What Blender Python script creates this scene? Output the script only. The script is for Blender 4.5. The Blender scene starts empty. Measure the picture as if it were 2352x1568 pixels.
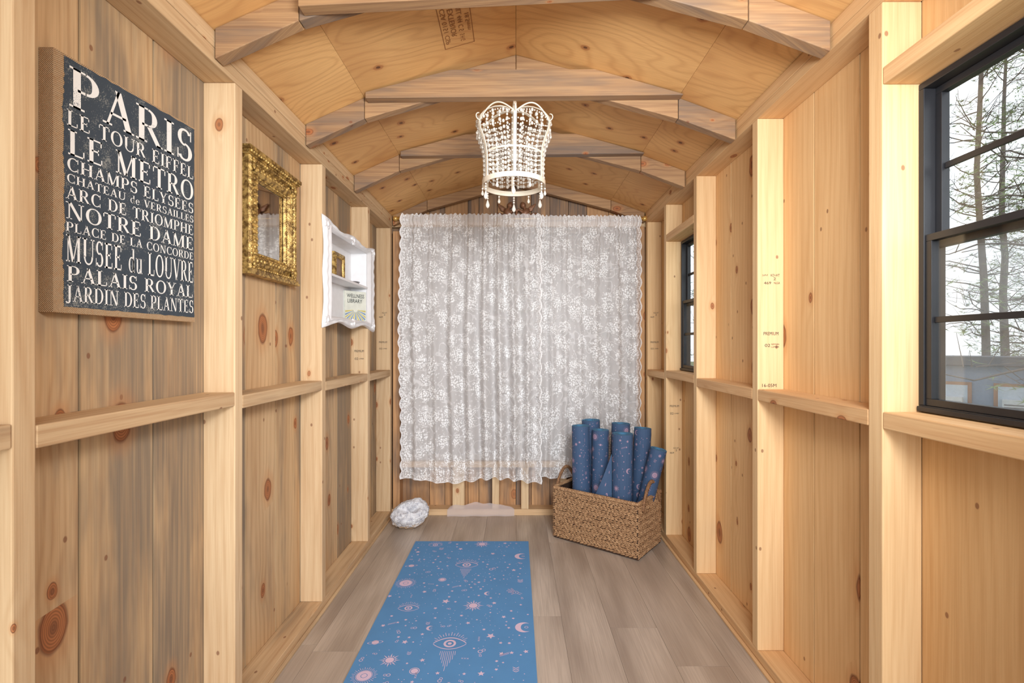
import bpy, math, random
from mathutils import Vector, Matrix, noise
random.seed(7)
S=bpy.context.scene
COL=S.collection
F=1130.0
def lin(c):
    c=c/255.0
    return c/12.92 if c<=0.04045 else ((c+0.055)/1.055)**2.4
def rgb(r,g,b): return (lin(r),lin(g),lin(b),1.0)
def px(x,y,Y): return ((x-1185)*Y/F, Y, 1.07-(y-793)*Y/F)

# ------------------------------------------------------------------ mesh builder
class MB:
    def __init__(s): s.v=[];s.f=[];s.m=[];s.a=[];s.sm=[]
    def add(s,vs,fs,mat=0,a=0.0,smooth=False):
        o=len(s.v); s.v+= [tuple(p) for p in vs]
        for f in fs:
            s.f.append(tuple(i+o for i in f)); s.m.append(mat); s.a.append(a); s.sm.append(smooth)
    def box(s,x0,x1,y0,y1,z0,z1,mat=0,a=0.0):
        v=[(x0,y0,z0),(x1,y0,z0),(x1,y1,z0),(x0,y1,z0),(x0,y0,z1),(x1,y0,z1),(x1,y1,z1),(x0,y1,z1)]
        s.add(v,[(0,3,2,1),(4,5,6,7),(0,1,5,4),(1,2,6,5),(2,3,7,6),(3,0,4,7)],mat,a)
    def prism(s,P,y0,y1,mat=0,a=0.0):
        n=len(P);v=[(p[0],y0,p[1]) for p in P]+[(p[0],y1,p[1]) for p in P]
        s.add(v,[tuple(range(n)),tuple(range(2*n-1,n-1,-1))]+[(i,i+n,(i+1)%n+n,(i+1)%n) for i in range(n)],mat,a)
    def grid(s,fn,nu,nv,mat=0,smooth=True,closeu=False,closev=False,a=0.0):
        vs=[];fs=[]
        for j in range(nv+(0 if closev else 1)):
            for i in range(nu+(0 if closeu else 1)):
                vs.append(fn(i/nu,j/nv))
        W=nu+(0 if closeu else 1);H=nv+(0 if closev else 1)
        for j in range(nv):
            for i in range(nu):
                a0=j*W+i;b0=j*W+(i+1)%W;c0=((j+1)%H)*W+(i+1)%W;d0=((j+1)%H)*W+i
                fs.append((a0,b0,c0,d0))
        s.add(vs,fs,mat,a,smooth)
    def tube(s,pts,r,n=8,mat=0,closed=False,caps=True):
        pts=[Vector(p) for p in pts];N=len(pts)
        rr=r if isinstance(r,(list,tuple)) else [r]*N
        vs=[];fs=[];up=Vector((0,0,1));pn=None
        for i,p in enumerate(pts):
            if closed: t=pts[(i+1)%N]-pts[i-1]
            else: t=pts[min(i+1,N-1)]-pts[max(i-1,0)]
            if t.length<1e-9: t=Vector((0,0,1))
            t.normalize()
            if pn is None:
                q=Vector((1,0,0)) if abs(t.z)>.9 else up
                nn=(q-t*q.dot(t)).normalized()
            else:
                nn=pn-t*pn.dot(t)
                nn=nn.normalized() if nn.length>1e-6 else t.orthogonal().normalized()
            pn=nn;b=t.cross(nn)
            for k in range(n):
                an=2*math.pi*k/n
                vs.append(p+nn*math.cos(an)*rr[i]+b*math.sin(an)*rr[i])
        M=N if closed else N-1
        for i in range(M):
            for k in range(n):
                fs.append((i*n+k,i*n+(k+1)%n,((i+1)%N)*n+(k+1)%n,((i+1)%N)*n+k))
        if not closed and caps:
            fs.append(tuple(range(n-1,-1,-1)));fs.append(tuple((N-1)*n+k for k in range(n)))
        s.add(vs,fs,mat,0,True)
    def ball(s,c,r,nu=8,nv=6,mat=0,sc=(1,1,1)):
        c=Vector(c)
        vs=[c+Vector((0,0,-r*sc[2]))];fs=[]
        for j in range(1,nv):
            ph=-math.pi/2+math.pi*j/nv
            for i in range(nu):
                th=2*math.pi*i/nu
                vs.append(c+Vector((r*sc[0]*math.cos(ph)*math.cos(th),r*sc[1]*math.cos(ph)*math.sin(th),r*sc[2]*math.sin(ph))))
        vs.append(c+Vector((0,0,r*sc[2])))
        for i in range(nu): fs.append((0,1+(i+1)%nu,1+i))
        for j in range(nv-2):
            for i in range(nu):
                fs.append((1+j*nu+i,1+j*nu+(i+1)%nu,1+(j+1)*nu+(i+1)%nu,1+(j+1)*nu+i))
        L=len(vs)-1
        for i in range(nu): fs.append((1+(nv-2)*nu+i,1+(nv-2)*nu+(i+1)%nu,L))
        s.add(vs,fs,mat,0,True)
    def obj(s,name,mats,recenter=True,bevel=0,loc=None):
        me=bpy.data.meshes.new(name)
        off=Vector((0,0,0))
        if recenter and s.v:
            xs=[p[0] for p in s.v];ys=[p[1] for p in s.v];zs=[p[2] for p in s.v]
            off=Vector(((min(xs)+max(xs))/2,(min(ys)+max(ys))/2,min(zs)))
        me.from_pydata([tuple(Vector(p)-off) for p in s.v],[],s.f)
        for m in (mats if isinstance(mats,(list,tuple)) else [mats]): me.materials.append(m)
        me.polygons.foreach_set('material_index',s.m)
        me.polygons.foreach_set('use_smooth',s.sm)
        at=me.attributes.new('bv','FLOAT','FACE'); at.data.foreach_set('value',s.a)
        me.update()
        o=bpy.data.objects.new(name,me); o.location=off
        COL.objects.link(o)
        if bevel:
            b=o.modifiers.new('bev','BEVEL');b.width=bevel;b.segments=2;b.limit_method='ANGLE'
        return o
def tag(o,label,cat,kind=None,group=None):
    o['label']=label;o['category']=cat
    if kind:o['kind']=kind
    if group:o['group']=group
    return o
def parent(c,p):
    bpy.context.view_layer.update()
    c.parent=p; c.matrix_parent_inverse=p.matrix_world.inverted()
def empty(name,loc):
    e=bpy.data.objects.new(name,None);e.location=loc;e.empty_display_size=.05;COL.objects.link(e);return e

# ------------------------------------------------------------------ node helper
class NT:
    def __init__(s,name):
        s.mat=bpy.data.materials.new(name);s.mat.use_nodes=True
        s.t=s.mat.node_tree;s.t.nodes.clear()
        s.out=s.t.nodes.new('ShaderNodeOutputMaterial')
    def n(s,typ,inp={},**kw):
        nd=s.t.nodes.new(typ)
        for k,v in kw.items(): setattr(nd,k,v)
        for k,v in inp.items(): s.set(nd,k,v)
        return nd
    def set(s,nd,k,v):
        sock=nd.inputs[k]
        if isinstance(v,bpy.types.NodeSocket): s.t.links.new(v,sock)
        elif isinstance(v,bpy.types.Node): s.t.links.new(v.outputs[0],sock)
        else: sock.default_value=v
    def m(s,op,a,b=0.0,c=None,clamp=False):
        nd=s.t.nodes.new('ShaderNodeMath');nd.operation=op;nd.use_clamp=clamp
        s.set(nd,0,a);s.set(nd,1,b)
        if c is not None:s.set(nd,2,c)
        return nd.outputs[0]
    def vm(s,op,a,b):
        nd=s.t.nodes.new('ShaderNodeVectorMath');nd.operation=op
        s.set(nd,0,a);s.set(nd,1,b);return nd.outputs[0]
    def mix(s,f,a,b,blend='MIX'):
        nd=s.t.nodes.new('ShaderNodeMix');nd.data_type='RGBA';nd.blend_type=blend
        s.set(nd,0,f);s.set(nd,6,a);s.set(nd,7,b);return nd.outputs[2]
    def noise(s,v,scale=1,detail=2,rough=.5,dist=0,out=0):
        nd=s.t.nodes.new('ShaderNodeTexNoise')
        s.set(nd,'Vector',v);nd.inputs['Scale'].default_value=scale;nd.inputs['Detail'].default_value=detail
        nd.inputs['Roughness'].default_value=rough;nd.inputs['Distortion'].default_value=dist
        return nd.outputs[out]
    def ss(s,v,a,b,o0=0.0,o1=1.0):
        nd=s.t.nodes.new('ShaderNodeMapRange');nd.interpolation_type='SMOOTHSTEP'
        s.set(nd,0,v);s.set(nd,1,a);s.set(nd,2,b);s.set(nd,3,o0);s.set(nd,4,o1);return nd.outputs[0]
    def bump(s,h,st=.3,d=.002):
        nd=s.t.nodes.new('ShaderNodeBump');nd.inputs['Strength'].default_value=st;nd.inputs['Distance'].default_value=d
        s.set(nd,'Height',h);return nd.outputs[0]
    def pbr(s,col,rough=.6,metal=0,normal=None,**kw):
        b=s.t.nodes.new('ShaderNodeBsdfPrincipled')
        s.set(b,'Base Color',col);s.set(b,'Roughness',rough);s.set(b,'Metallic',metal)
        if normal is not None:s.set(b,'Normal',normal)
        for k,v in kw.items():s.set(b,k.replace('_',' '),v)
        s.t.links.new(b.outputs[0],s.out.inputs[0]);return b

def wood(name,light,dark,grey=None,weather=0.0,axis='Z',knots=.5,kscale=1.0,grain=.5,rough=.7,kcol=(140,80,42),var=1.0,ksize=1.0):
    N=NT(name)
    tc=N.n('ShaderNodeTexCoord').outputs['Object']
    at=N.n('ShaderNodeAttribute',attribute_name='bv').outputs['Fac']
    rnd=N.n('ShaderNodeObjectInfo').outputs['Random']
    sd=N.m('ADD',N.m('MULTIPLY',at,37.3),N.m('MULTIPLY',rnd,91.7))
    sp=N.n('ShaderNodeSeparateXYZ',{0:tc})
    o=sp.outputs
    if axis=='Z': acr=N.m('ADD',o[0],o[1]);al=o[2]
    elif axis=='Y': acr=N.m('ADD',o[0],o[2]);al=o[1]
    else: acr=N.m('ADD',o[1],o[2]);al=o[0]
    acr=N.m('ADD',acr,sd);al=N.m('ADD',al,sd)
    def v2(a,l): return N.n('ShaderNodeCombineXYZ',{0:N.m('MULTIPLY',acr,a),1:N.m('MULTIPLY',al,l),2:sd}).outputs[0]
    vo=N.n('ShaderNodeTexVoronoi',{'Vector':v2(6.4*kscale,3.9*kscale),'Scale':1.0,'Randomness':.95},voronoi_dimensions='2D')
    d0=vo.outputs['Distance'];vc=N.n('ShaderNodeSeparateColor',{0:vo.outputs['Color']})
    wob=N.noise(v2(30,24),detail=1)
    d=N.m('ADD',d0,N.m('MULTIPLY',N.m('SUBTRACT',wob,.5),.06))
    on=N.ss(vc.outputs[0],1-knots-.01,1-knots+.01)
    R=N.m('ADD',.035*ksize,N.m('MULTIPLY',N.m('POWER',vc.outputs[1],1.6),.11*ksize))
    dr=N.m('DIVIDE',d,R)
    halo=N.m('MULTIPLY',N.ss(dr,2.4,.9),on)
    core=N.m('MULTIPLY',N.ss(dr,1.08,.92),on)
    rim=N.m('MULTIPLY',N.m('MULTIPLY',N.ss(dr,1.18,1.0),N.ss(dr,.78,.95)),on)
    heart=N.m('MULTIPLY',N.ss(dr,.5,.2),on)
    warp=N.noise(v2(5,.9))
    bend=N.m('MULTIPLY',N.m('MULTIPLY',N.ss(d0,.45,0.0),on),5.0)
    ph=N.m('ADD',N.m('ADD',N.m('MULTIPLY',acr,240.0),N.m('MULTIPLY',warp,26.0)),bend)
    ring=N.m('ADD',N.m('MULTIPLY',N.m('SINE',ph),.5),.5)
    ring=N.m('POWER',ring,2.2)
    fine=N.noise(v2(260,6))
    big=N.noise(v2(9,1.3))
    g=N.m('ADD',N.m('MULTIPLY',ring,.32*grain),N.m('ADD',N.m('MULTIPLY',N.ss(fine,.3,.75),.45*grain),N.m('MULTIPLY',N.ss(big,.3,.75),.42)),clamp=True)
    col=N.mix(g,rgb(*light),rgb(*dark))
    bvv=N.m('FRACT',N.m('MULTIPLY',N.m('ADD',at,rnd),7.13))
    col=N.mix(1.0,col,N.n('ShaderNodeCombineColor',{0:N.m('ADD',1-.13*var,N.m('MULTIPLY',bvv,.16*var)),1:N.m('ADD',1-.15*var,N.m('MULTIPLY',bvv,.18*var)),2:N.m('ADD',1-.18*var,N.m('MULTIPLY',bvv,.22*var))}).outputs[0],'MULTIPLY')
    if grey:
        w=N.noise(v2(6.5,1.1),detail=4,rough=.62)
        b2=N.m('FRACT',N.m('MULTIPLY',N.m('ADD',at,rnd),13.7))
        w2=N.ss(N.m('ADD',w,N.m('MULTIPLY',N.m('SUBTRACT',b2,.5),.22)),.57-weather*.3,.80-weather*.3)
        st=N.noise(v2(120,2.5))
        w3=N.m('MULTIPLY',w2,N.ss(st,.25,.7,.55,.95))
        g2=N.mix(N.noise(v2(14,2.0),detail=2),rgb(*grey),rgb(int(grey[0]*.84),int(grey[1]*.84),int(grey[2]*.86)))
        col=N.mix(w3,col,g2)
    kr=N.m('ADD',N.m('MULTIPLY',N.m('SINE',N.m('MULTIPLY',d0,260.0)),.5),.5)
    kc=N.mix(kr,rgb(*kcol),rgb(int(kcol[0]*1.35),int(kcol[1]*1.45),int(kcol[2]*1.6)))
    kc=N.mix(N.m('MULTIPLY',heart,.7),kc,rgb(int(kcol[0]*.7),int(kcol[1]*.6),int(kcol[2]*.6)))
    col=N.mix(N.m('MULTIPLY',halo,.38),col,rgb(200,134,78))
    col=N.mix(N.m('MULTIPLY',core,.85),col,kc)
    col=N.mix(N.m('MULTIPLY',rim,.45),col,rgb(80,42,26))
    v3=N.n('ShaderNodeTexVoronoi',{'Vector':v2(13,9),'Scale':1.0},voronoi_dimensions='2D')
    on2=N.ss(N.n('ShaderNodeSeparateColor',{0:v3.outputs['Color']}).outputs[2],.86,.88)
    dot=N.m('MULTIPLY',N.ss(v3.outputs['Distance'],.07,.04),on2)
    col=N.mix(N.m('MULTIPLY',dot,.7),col,rgb(120,68,42))
    N.pbr(col,rough,0,N.bump(fine,.25,.0012))
    return N.mat

M_studZ=wood('stud_wood',(224,196,156),(194,156,114),axis='Z',knots=.2,kscale=1.7,grain=.75,var=.6)
M_studY=wood('plate_wood',(220,191,150),(188,150,110),grey=(156,134,108),weather=.16,axis='Y',knots=.2,kscale=1.6,grain=.85,var=.6)
M_studX=wood('beam_wood',(184,146,104),(140,104,74),grey=(124,106,92),weather=.42,axis='X',knots=.28,kscale=1.5,grain=1.0)
M_left=wood('weathered_board_siding',(222,190,146),(188,150,108),grey=(142,126,106),weather=.64,axis='Z',knots=.32,grain=.9,ksize=1.35,var=1.2)
M_right=wood('warm_board_siding',(238,198,144),(212,164,108),axis='Z',knots=.34,grain=.7,kscale=1.05,ksize=1.35,var=1.4)
M_studR=wood('warm_stud_wood',(234,200,152),(208,166,116),axis='Z',knots=.2,kscale=1.7,grain=.65,var=.5)
M_plateR=wood('warm_plate_wood',(230,192,142),(200,152,104),axis='Y',knots=.2,kscale=1.6,grain=.75,var=.6)
M_back=wood('back_board_siding',(212,164,114),(162,118,80),grey=(112,98,88),weather=.5,axis='Z',knots=.35,grain=.8,var=1.4)
M_backX=wood('back_plate_wood',(230,196,152),(194,154,112),axis='X',knots=.2,grain=.6)
N=NT('dark_gap');N.pbr(rgb(66,42,26),.9);M_gap=N.mat

def plywood():
    N=NT('plywood_ceiling')
    P=N.n('ShaderNodeTexCoord').outputs['Object']
    at=N.n('ShaderNodeAttribute',attribute_name='bv').outputs['Fac']
    P=N.vm('ADD',P,N.n('ShaderNodeCombineXYZ',{0:N.m('MULTIPLY',at,9.0),1:N.m('MULTIPLY',at,5.0),2:0.0}).outputs[0])
    w=N.noise(N.vm('MULTIPLY',P,(1.3,3.4,1.3)),scale=1,detail=2,rough=.35)
    ring=N.m('ADD',N.m('MULTIPLY',N.m('SINE',N.m('MULTIPLY',w,170.0)),.5),.5)
    ring=N.m('POWER',ring,4.0)
    fine=N.noise(N.vm('MULTIPLY',P,(14,260,14)),scale=1,detail=2)
    big=N.noise(P,scale=2.3,detail=2)
    col=N.mix(N.ss(big,.3,.7),rgb(236,188,124),rgb(214,162,102))
    col=N.mix(N.m('MULTIPLY',ring,.28),col,rgb(178,116,66))
    col=N.mix(N.m('MULTIPLY',N.ss(fine,.35,.75),.25),col,rgb(186,132,82))
    sxyz=N.n('ShaderNodeSeparateXYZ',{0:P})
    v=N.n('ShaderNodeCombineXYZ',{0:N.m('MULTIPLY',sxyz.outputs[0],6.0),1:N.m('MULTIPLY',sxyz.outputs[1],7.0),2:0.0}).outputs[0]
    vo=N.n('ShaderNodeTexVoronoi',{'Vector':v,'Scale':1.0},voronoi_dimensions='2D')
    sc=N.n('ShaderNodeSeparateColor',{0:vo.outputs['Color']})
    on=N.ss(sc.outputs[0],.56,.58)
    d=N.m('ADD',vo.outputs['Distance'],N.m('MULTIPLY',N.m('SUBTRACT',N.noise(P,scale=40,detail=1),.5),.06))
    halo=N.m('MULTIPLY',N.ss(d,.22,.03),on)
    core=N.m('MULTIPLY',N.ss(d,.12,.08),on);heart=N.m('MULTIPLY',N.ss(d,.055,.035),on)
    col=N.mix(N.m('MULTIPLY',halo,.5),col,rgb(200,138,80))
    col=N.mix(N.m('MULTIPLY',core,.65),col,rgb(168,106,62))
    col=N.mix(N.m('MULTIPLY',heart,.8),col,rgb(76,42,26))
    N.pbr(col,.65,0,N.bump(fine,.15,.001))
    return N.mat
M_ply=plywood()

def floor_mat():
    N=NT('vinyl_plank_floor')
    P=N.n('ShaderNodeTexCoord').outputs['Object']
    at=N.n('ShaderNodeAttribute',attribute_name='bv').outputs['Fac']
    o=N.m('MULTIPLY',at,23.0)
    P=N.vm('ADD',P,N.n('ShaderNodeCombineXYZ',{0:o,1:o,2:0.0}).outputs[0])
    fine=N.noise(N.vm('MULTIPLY',P,(190,5,1)),scale=1,detail=3,rough=.6)
    w=N.noise(N.vm('MULTIPLY',P,(9,1.4,1)),scale=1,detail=2,rough=.5)
    col=N.mix(N.ss(w,.3,.72),rgb(204,189,173),rgb(162,146,131))
    col=N.mix(N.m('MULTIPLY',N.ss(fine,.35,.7),.36),col,rgb(134,117,103))
    b=N.m('FRACT',N.m('MULTIPLY',at,5.7))
    col=N.mix(N.m('MULTIPLY',b,.4),col,rgb(176,159,144))
    N.pbr(col,.36,0,N.bump(fine,.08,.001))
    return N.mat
M_floor=floor_mat()

def simple(name,c,rough=.5,metal=0,var=0.06,sc=30,bump=.0,**kw):
    N=NT(name)
    P=N.n('ShaderNodeTexCoord').outputs['Object']
    n=N.noise(P,scale=sc,detail=2)
    dark=tuple(int(v*(1-var*3)) for v in c)
    col=N.mix(n,rgb(*c),rgb(*dark))
    N.pbr(col,rough,metal,N.bump(n,bump,.003) if bump else None,**kw)
    return N.mat
M_black=simple('black_window_vinyl',(38,38,42),.4)
M_white=simple('white_painted_wood',(247,246,247),.45,var=.02)
M_brass=simple('brass',(236,192,112),.3,.6,var=.05)

# ------------------------------------------------------------------ constants
A=.78;B=.817;XL=-.869;XR=.906;YB=3.10;YBS=3.19;Y0=-.35
LT0,LT1=1.80,1.883;RT0,RT1=1.837,1.905
APEX=2.144
PROF=[(-1.0,1.788),(-.56,1.986),(0,APEX),(.60,1.986),(1.05,1.820)]
def zc(x):
    for (a,b) in zip(PROF[:-1],PROF[1:]):
        if a[0]<=x<=b[0]: return a[1]+(b[1]-a[1])*(x-a[0])/(b[0]-a[0])
    return 1.8

# ------------------------------------------------------------------ floor
mb=MB()
w=.178;xx=XL-.02;i=0
while xx<XR+.02:
    x1=min(xx+w,XR+.02);y=Y0-random.random()*.9
    while y<YBS+.02:
        y1=y+1.2
        ya=max(y,Y0);yb=min(y1,YBS+.02)
        if yb-ya>.01: mb.box(xx+.0005,x1-.0005,ya+.0005,yb-.0005,-.02,0,0,random.random())
        y=y1
    xx=x1
mb.box(XL-.02,XR+.02,Y0,YBS+.02,-.05,-.0012,1)
o=mb.obj('floor',[M_floor,simple('seam',(128,112,100),.8)])
tag(o,'grey-brown vinyl plank floor with wood grain','floor','structure')

# ------------------------------------------------------------------ walls
def wall_boards(name,edges,xin,xout,z1f,mat,holes=[],label=''):
    mb=MB();sg=1 if xout>0 else -1
    for k in range(len(edges)-1):
        y0,y1=edges[k],edges[k+1];r=random.random()
        cuts=sorted(set([y0,y1]+[h for H in holes for h in H[:2] if y0<h<y1]))
        for j in range(len(cuts)-1):
            ya,yb=cuts[j],cuts[j+1];mid=(ya+yb)/2
            g0=.0028 if ya==y0 else 0;g1=.0028 if yb==y1 else 0
            zs=[(0.0,z1f)]
            for H in holes:
                if H[0]<mid<H[1]:
                    zs=[(0.0,H[2]),(H[3],z1f)]
            for za,zb in zs: mb.box(min(xin,xin+sg*.012),max(xin,xin+sg*.012),ya+g0,yb-g1,za,zb,0,r)
            a,b=xin+sg*.004,xout
            for za,zb in zs: mb.box(min(a,b)+.0001,max(a,b),ya,yb,za+.0002,zb-.0002,1,r)
    o=mb.obj(name,[mat,M_gap]);tag(o,label,'wall','structure');return o
EL=[Y0,-.1,.1,.3,.5,.66,.83,.979,1.179,1.383,1.58,1.779,1.98,2.19,2.395,2.58,2.78,2.98,3.19]
wall_boards('wall_left',EL,XL,XL-.02,1.84,M_left,label='weathered vertical pine board wall with knots and grey streaks')
W1=(.686,1.096,.923,1.65);W2=(2.265,2.675,.935,1.633)
ER=[Y0,0,.25,.53,.83,1.10,1.296,1.495,1.69,1.88,2.07,2.26,2.45,2.63,2.82,3.0,3.19]
wall_boards('wall_right',ER,XR,XR+.02,1.87,M_right,[W1,W2],label='warm honey coloured vertical pine board wall with knots')
mb=MB()
e=[XL-.02,-.74,-.56,-.46,-.31,-.24,-.12,.0,.10,.22,.34,.46,.60,.72,XR+.02]
for k in range(len(e)-1):
    a,b=e[k]+.0015,e[k+1]-.0015;r=random.random()
    zt0,zt1=zc(a)-.002,zc(b)-.002
    mb.prism([(a,0),(b,0),(b,zt1),(a,zt0)],YBS,YBS+.02,0,r)
mb.add([(XL-.02,YBS+.021,0),(XR+.02,YBS+.021,0),(XR+.02,YBS+.021,1.86),(.60,YBS+.021,1.98),(0,YBS+.021,2.14),(-.56,YBS+.021,1.98),(XL-.02,YBS+.021,1.83)],[(0,1,2,3,4,5,6)],1)
o=mb.obj('wall_back',[M_back,M_gap]);tag(o,'dark weathered vertical board end wall with gable','wall','structure')

# ------------------------------------------------------------------ ceiling
mb=MB()
ys=[Y0,.62,1.84,3.06,3.24]
for k in range(len(ys)-1):
    a,b=ys[k]+.001,ys[k+1]-.001
    for (p,q) in zip(PROF[:-1],PROF[1:]):
        r=random.random()
        mb.prism([(p[0]+.0006,p[1]),(q[0]-.0006,q[1]),(q[0]-.0006,q[1]+.015),(p[0]+.0006,p[1]+.015)],a,b,0,r)
for (p,q) in zip(PROF[:-1],PROF[1:]):
    mb.add([(p[0],Y0,p[1]+.016),(q[0],Y0,q[1]+.016),(q[0],3.24,q[1]+.016),(p[0],3.24,p[1]+.016)],[(0,1,2,3)],1)
ceil=mb.obj('ceiling',[M_ply,M_gap]);tag(ceil,'low gambrel plywood roof underside with swirling grain','ceiling','structure')

# ------------------------------------------------------------------ studs and plates
def stud(name,x0,x1,y0,y1,z0,z1,mat,label,cat='stud',group=None,bev=.0025):
    mb=MB();mb.box(x0,x1,y0,y1,z0,z1,0,0)
    o=mb.obj(name,mat,bevel=bev);tag(o,label,cat,'structure',group);return o
tn=[0]
def trim(x0,x1,y0,y1,z0,z1,mat,label):
    tn[0]+=1;return stud('trim_%d'%tn[0],x0,x1,y0,y1,z0,z1,mat,label,'trim',bev=.002)
e1=.0005
trim(XL+e1,-A,Y0,YB-e1,0,.038,M_studY,'pine bottom plate along the weathered wall')
trim(B,XR-e1,Y0,YB-e1,0,.038,M_plateR,'pine bottom plate along the honey coloured wall')
trim(XL+e1,-A,Y0,YB-e1,LT0,LT0+.040,M_studY,'lower pine top plate of the weathered wall')
mb=MB();mb.prism([(XL+.002,LT0+.0405),(-A+.001,LT0+.0405),(-A+.001,LT1),(XL+.002,zc(XL)-.003)],Y0,YB-e1)
tn[0]+=1;tag(mb.obj('trim_%d'%tn[0],M_studY,bevel=.0015),'upper pine top plate of the weathered wall','trim','structure')
trim(B,XR-e1,Y0,YB-e1,RT0,RT0+.030,M_plateR,'lower pine top plate of the honey coloured wall')
mb=MB();mb.prism([(B-.001,RT0+.0305),(XR-.002,RT0+.0305),(XR-.002,zc(XR)-.003),(B-.001,RT1-.002)],Y0,YB-e1)
tn[0]+=1;tag(mb.obj('trim_%d'%tn[0],M_plateR,bevel=.0015),'upper pine top plate of the honey coloured wall','trim','structure')
trim(-A+.001,-A+.013,Y0,YB-e1,0,.010,M_studY,'thin pine lath along the floor edge')
trim(B-.013,B-.001,Y0,YB-e1,0,.010,M_plateR,'thin pine lath along the floor edge')
trim(XL+e1,XR-e1,YB,YBS-e1,0,.038,M_backX,'pine bottom plate of the end wall')
trim(-.83,.86,YB+.04,YBS-e1,1.825,1.868,M_backX,'pine top plate of the end wall')
GL='studs of the weathered wall';GR='studs of the honey coloured wall'
studs_l=[]
for y in (.14,.762,1.366,1.98,2.59,3.055):
    y1=min(y+.038,YB-e1)
    studs_l.append(stud('wall_stud',XL+e1,-A,y,y1,.0385,LT0-e1,M_studZ,'pale pine wall stud against weathered boards','stud',GL))
studs_r=[]
for (y,wd) in ((.02,.038),(.610,.076),(1.0965,.044),(1.663,.038),(2.225,.038),(2.677,.038),(3.055,.0445)):
    studs_r.append(stud('wall_stud',B,XR-e1,y,y+wd,.0385,RT0-e1,M_studR,'honey coloured pine wall stud','stud',GR))
def girts(x0,x1,ylist,zt,mat,grp,lab):
    for (a,b,dz) in ylist:
        stud('wall_girt',x0,x1,a+e1,b-e1,zt-.038+dz,zt+dz,mat,lab,'wall brace',grp)
girts(XL+e1,-A,[(.178,.762,.02),(.80,1.366,.012),(1.404,1.98,.0),(2.018,2.59,-.006),(2.628,3.055,-.01)],.928,M_studY,'braces of the weathered wall','flat pine cross brace between studs of the weathered wall')
girts(B,XR-e1,[(1.141,1.663,.0),(1.701,2.225,.0),(2.263,2.677,.012),(2.715,3.055,.0)],.922,M_plateR,'braces of the honey coloured wall','flat pine cross brace between studs of the honey coloured wall')
girts(B,XR-e1,[(.686,1.0965,0)],.922,M_plateR,'braces of the honey coloured wall','flat pine window sill brace')
girts(B,XR-e1,[(.686,1.0965,0)],1.689,M_plateR,'window headers','flat pine window header')
girts(B,XR-e1,[(2.263,2.677,0)],1.672,M_plateR,'window headers','flat pine window header')
for (a,b,z1) in ((-A+.003,-A+.048,1.79),(.765,.813,1.82),(-.40,-.325,.30),(-.15,-.105,.30),(.033,.08,.30),(.28,.32,.30),(.5,.54,.30)):
    stud('wall_stud',a,b,YB+.001,YBS-e1,.0385,z1,M_studZ if z1<1 else M_back,'pine stud of the end wall','stud','studs of the end wall')
trim(-.73,.76,YB+.002,YBS-e1,.3005,.338,M_backX,'rough window sill of the end wall')
mb=MB()
x0,x1,z0,z1=-.728,.76,.339,1.823
for (a,b,c,d) in ((x0,x1,z0,z0+.04),(x0,x1,z1-.04,z1),(x0,x0+.04,z0+.04,z1-.04),(x1-.04,x1,z0+.04,z1-.04),(-.01,.04,z0+.04,z1-.04)):
    mb.box(a,b,YB+.04,YB+.07,c,d,0)
mb.box(x0+.04,x1-.04,YB+.055,YB+.06,z0+.04,z1-.04,1)
o=mb.obj('window_3',[simple('pale_window_frame',(190,182,176),.5),simple('frosted_pane',(182,174,169),.4)])
tag(o,'wide pale frosted window behind lace curtains','window','structure')

# ------------------------------------------------------------------ roof trusses
def truss(y,collar,zb=1.964,zt=2.067,dzr=.012,dp=.078):
    e=empty('roof_truss',(0,y,1.886))
    e['label']='pine roof truss with bent rafters and a collar tie' if collar else 'pine rafters against the end gable'
    e['category']='roof truss';e['kind']='structure';e['group']='roof trusses'
    t=.0012
    def zt_(x): return zc(x)-t
    segs=[(-A+.004,-.561),(-.559,-.0008),(.0008,.599),(.601,B-.006)]
    for k,(a,b) in enumerate(segs):
        za,zb_=zt_(a),zt_(b)
        mb=MB();mb.prism([(a,za-dp),(b,zb_-dp),(b,zb_),(a,za)],y,y+.038)
        r=mb.obj('rafter',M_studX,bevel=.002);parent(r,e)
    if collar:
        xl,xr=-.545,.605
        g=.004
        P=[(xl,zb),(xr,zb+dzr),(xr,max(zc(xr)-g,zb+dzr+.001)),(.285,zt+.002),(-.235,zt),(xl,zc(xl)-g)]
        mb=MB();mb.prism(P,y-.0385,y-.0005);c=mb.obj('collar_tie',M_studX,bevel=.002);parent(c,e)
    return e
truss(1.268,True,1.918,2.058,.056);truss(1.817,True);truss(2.36,True);truss(3.101,False,dp=.062)
truss(.70,True,1.937,2.045)

# ------------------------------------------------------------------ windows
def glass_mat():
    N=NT('window_glass')
    tr=N.n('ShaderNodeBsdfTransparent',{'Color':(.97,.98,.98,1)});gl=N.n('ShaderNodeBsdfGlossy',{'Roughness':.02})
    mx=N.n('ShaderNodeMixShader',{0:.04,1:tr.outputs[0],2:gl.outputs[0]});N.t.links.new(mx.outputs[0],N.out.inputs[0]);return N.mat
def screen_mat():
    N=NT('insect_screen')
    tr=N.n('ShaderNodeBsdfTransparent');gl=N.n('ShaderNodeBsdfDiffuse',{'Color':rgb(205,210,214)})
    mx=N.n('ShaderNodeMixShader',{0:.16,1:tr.outputs[0],2:gl.outputs[0]});N.t.links.new(mx.outputs[0],N.out.inputs[0]);return N.mat
M_glass=glass_mat();M_screen=screen_mat()
def rectframe(mb,x0,x1,ya,yb,za,zb,t,mat=0):
    mb.box(x0,x1,ya,yb,za,za+t,mat);mb.box(x0,x1,ya,yb,zb-t,zb,mat)
    mb.box(x0,x1,ya,ya+t,za+t,zb-t,mat);mb.box(x0,x1,yb-t,yb,za+t,zb-t,mat)
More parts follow.
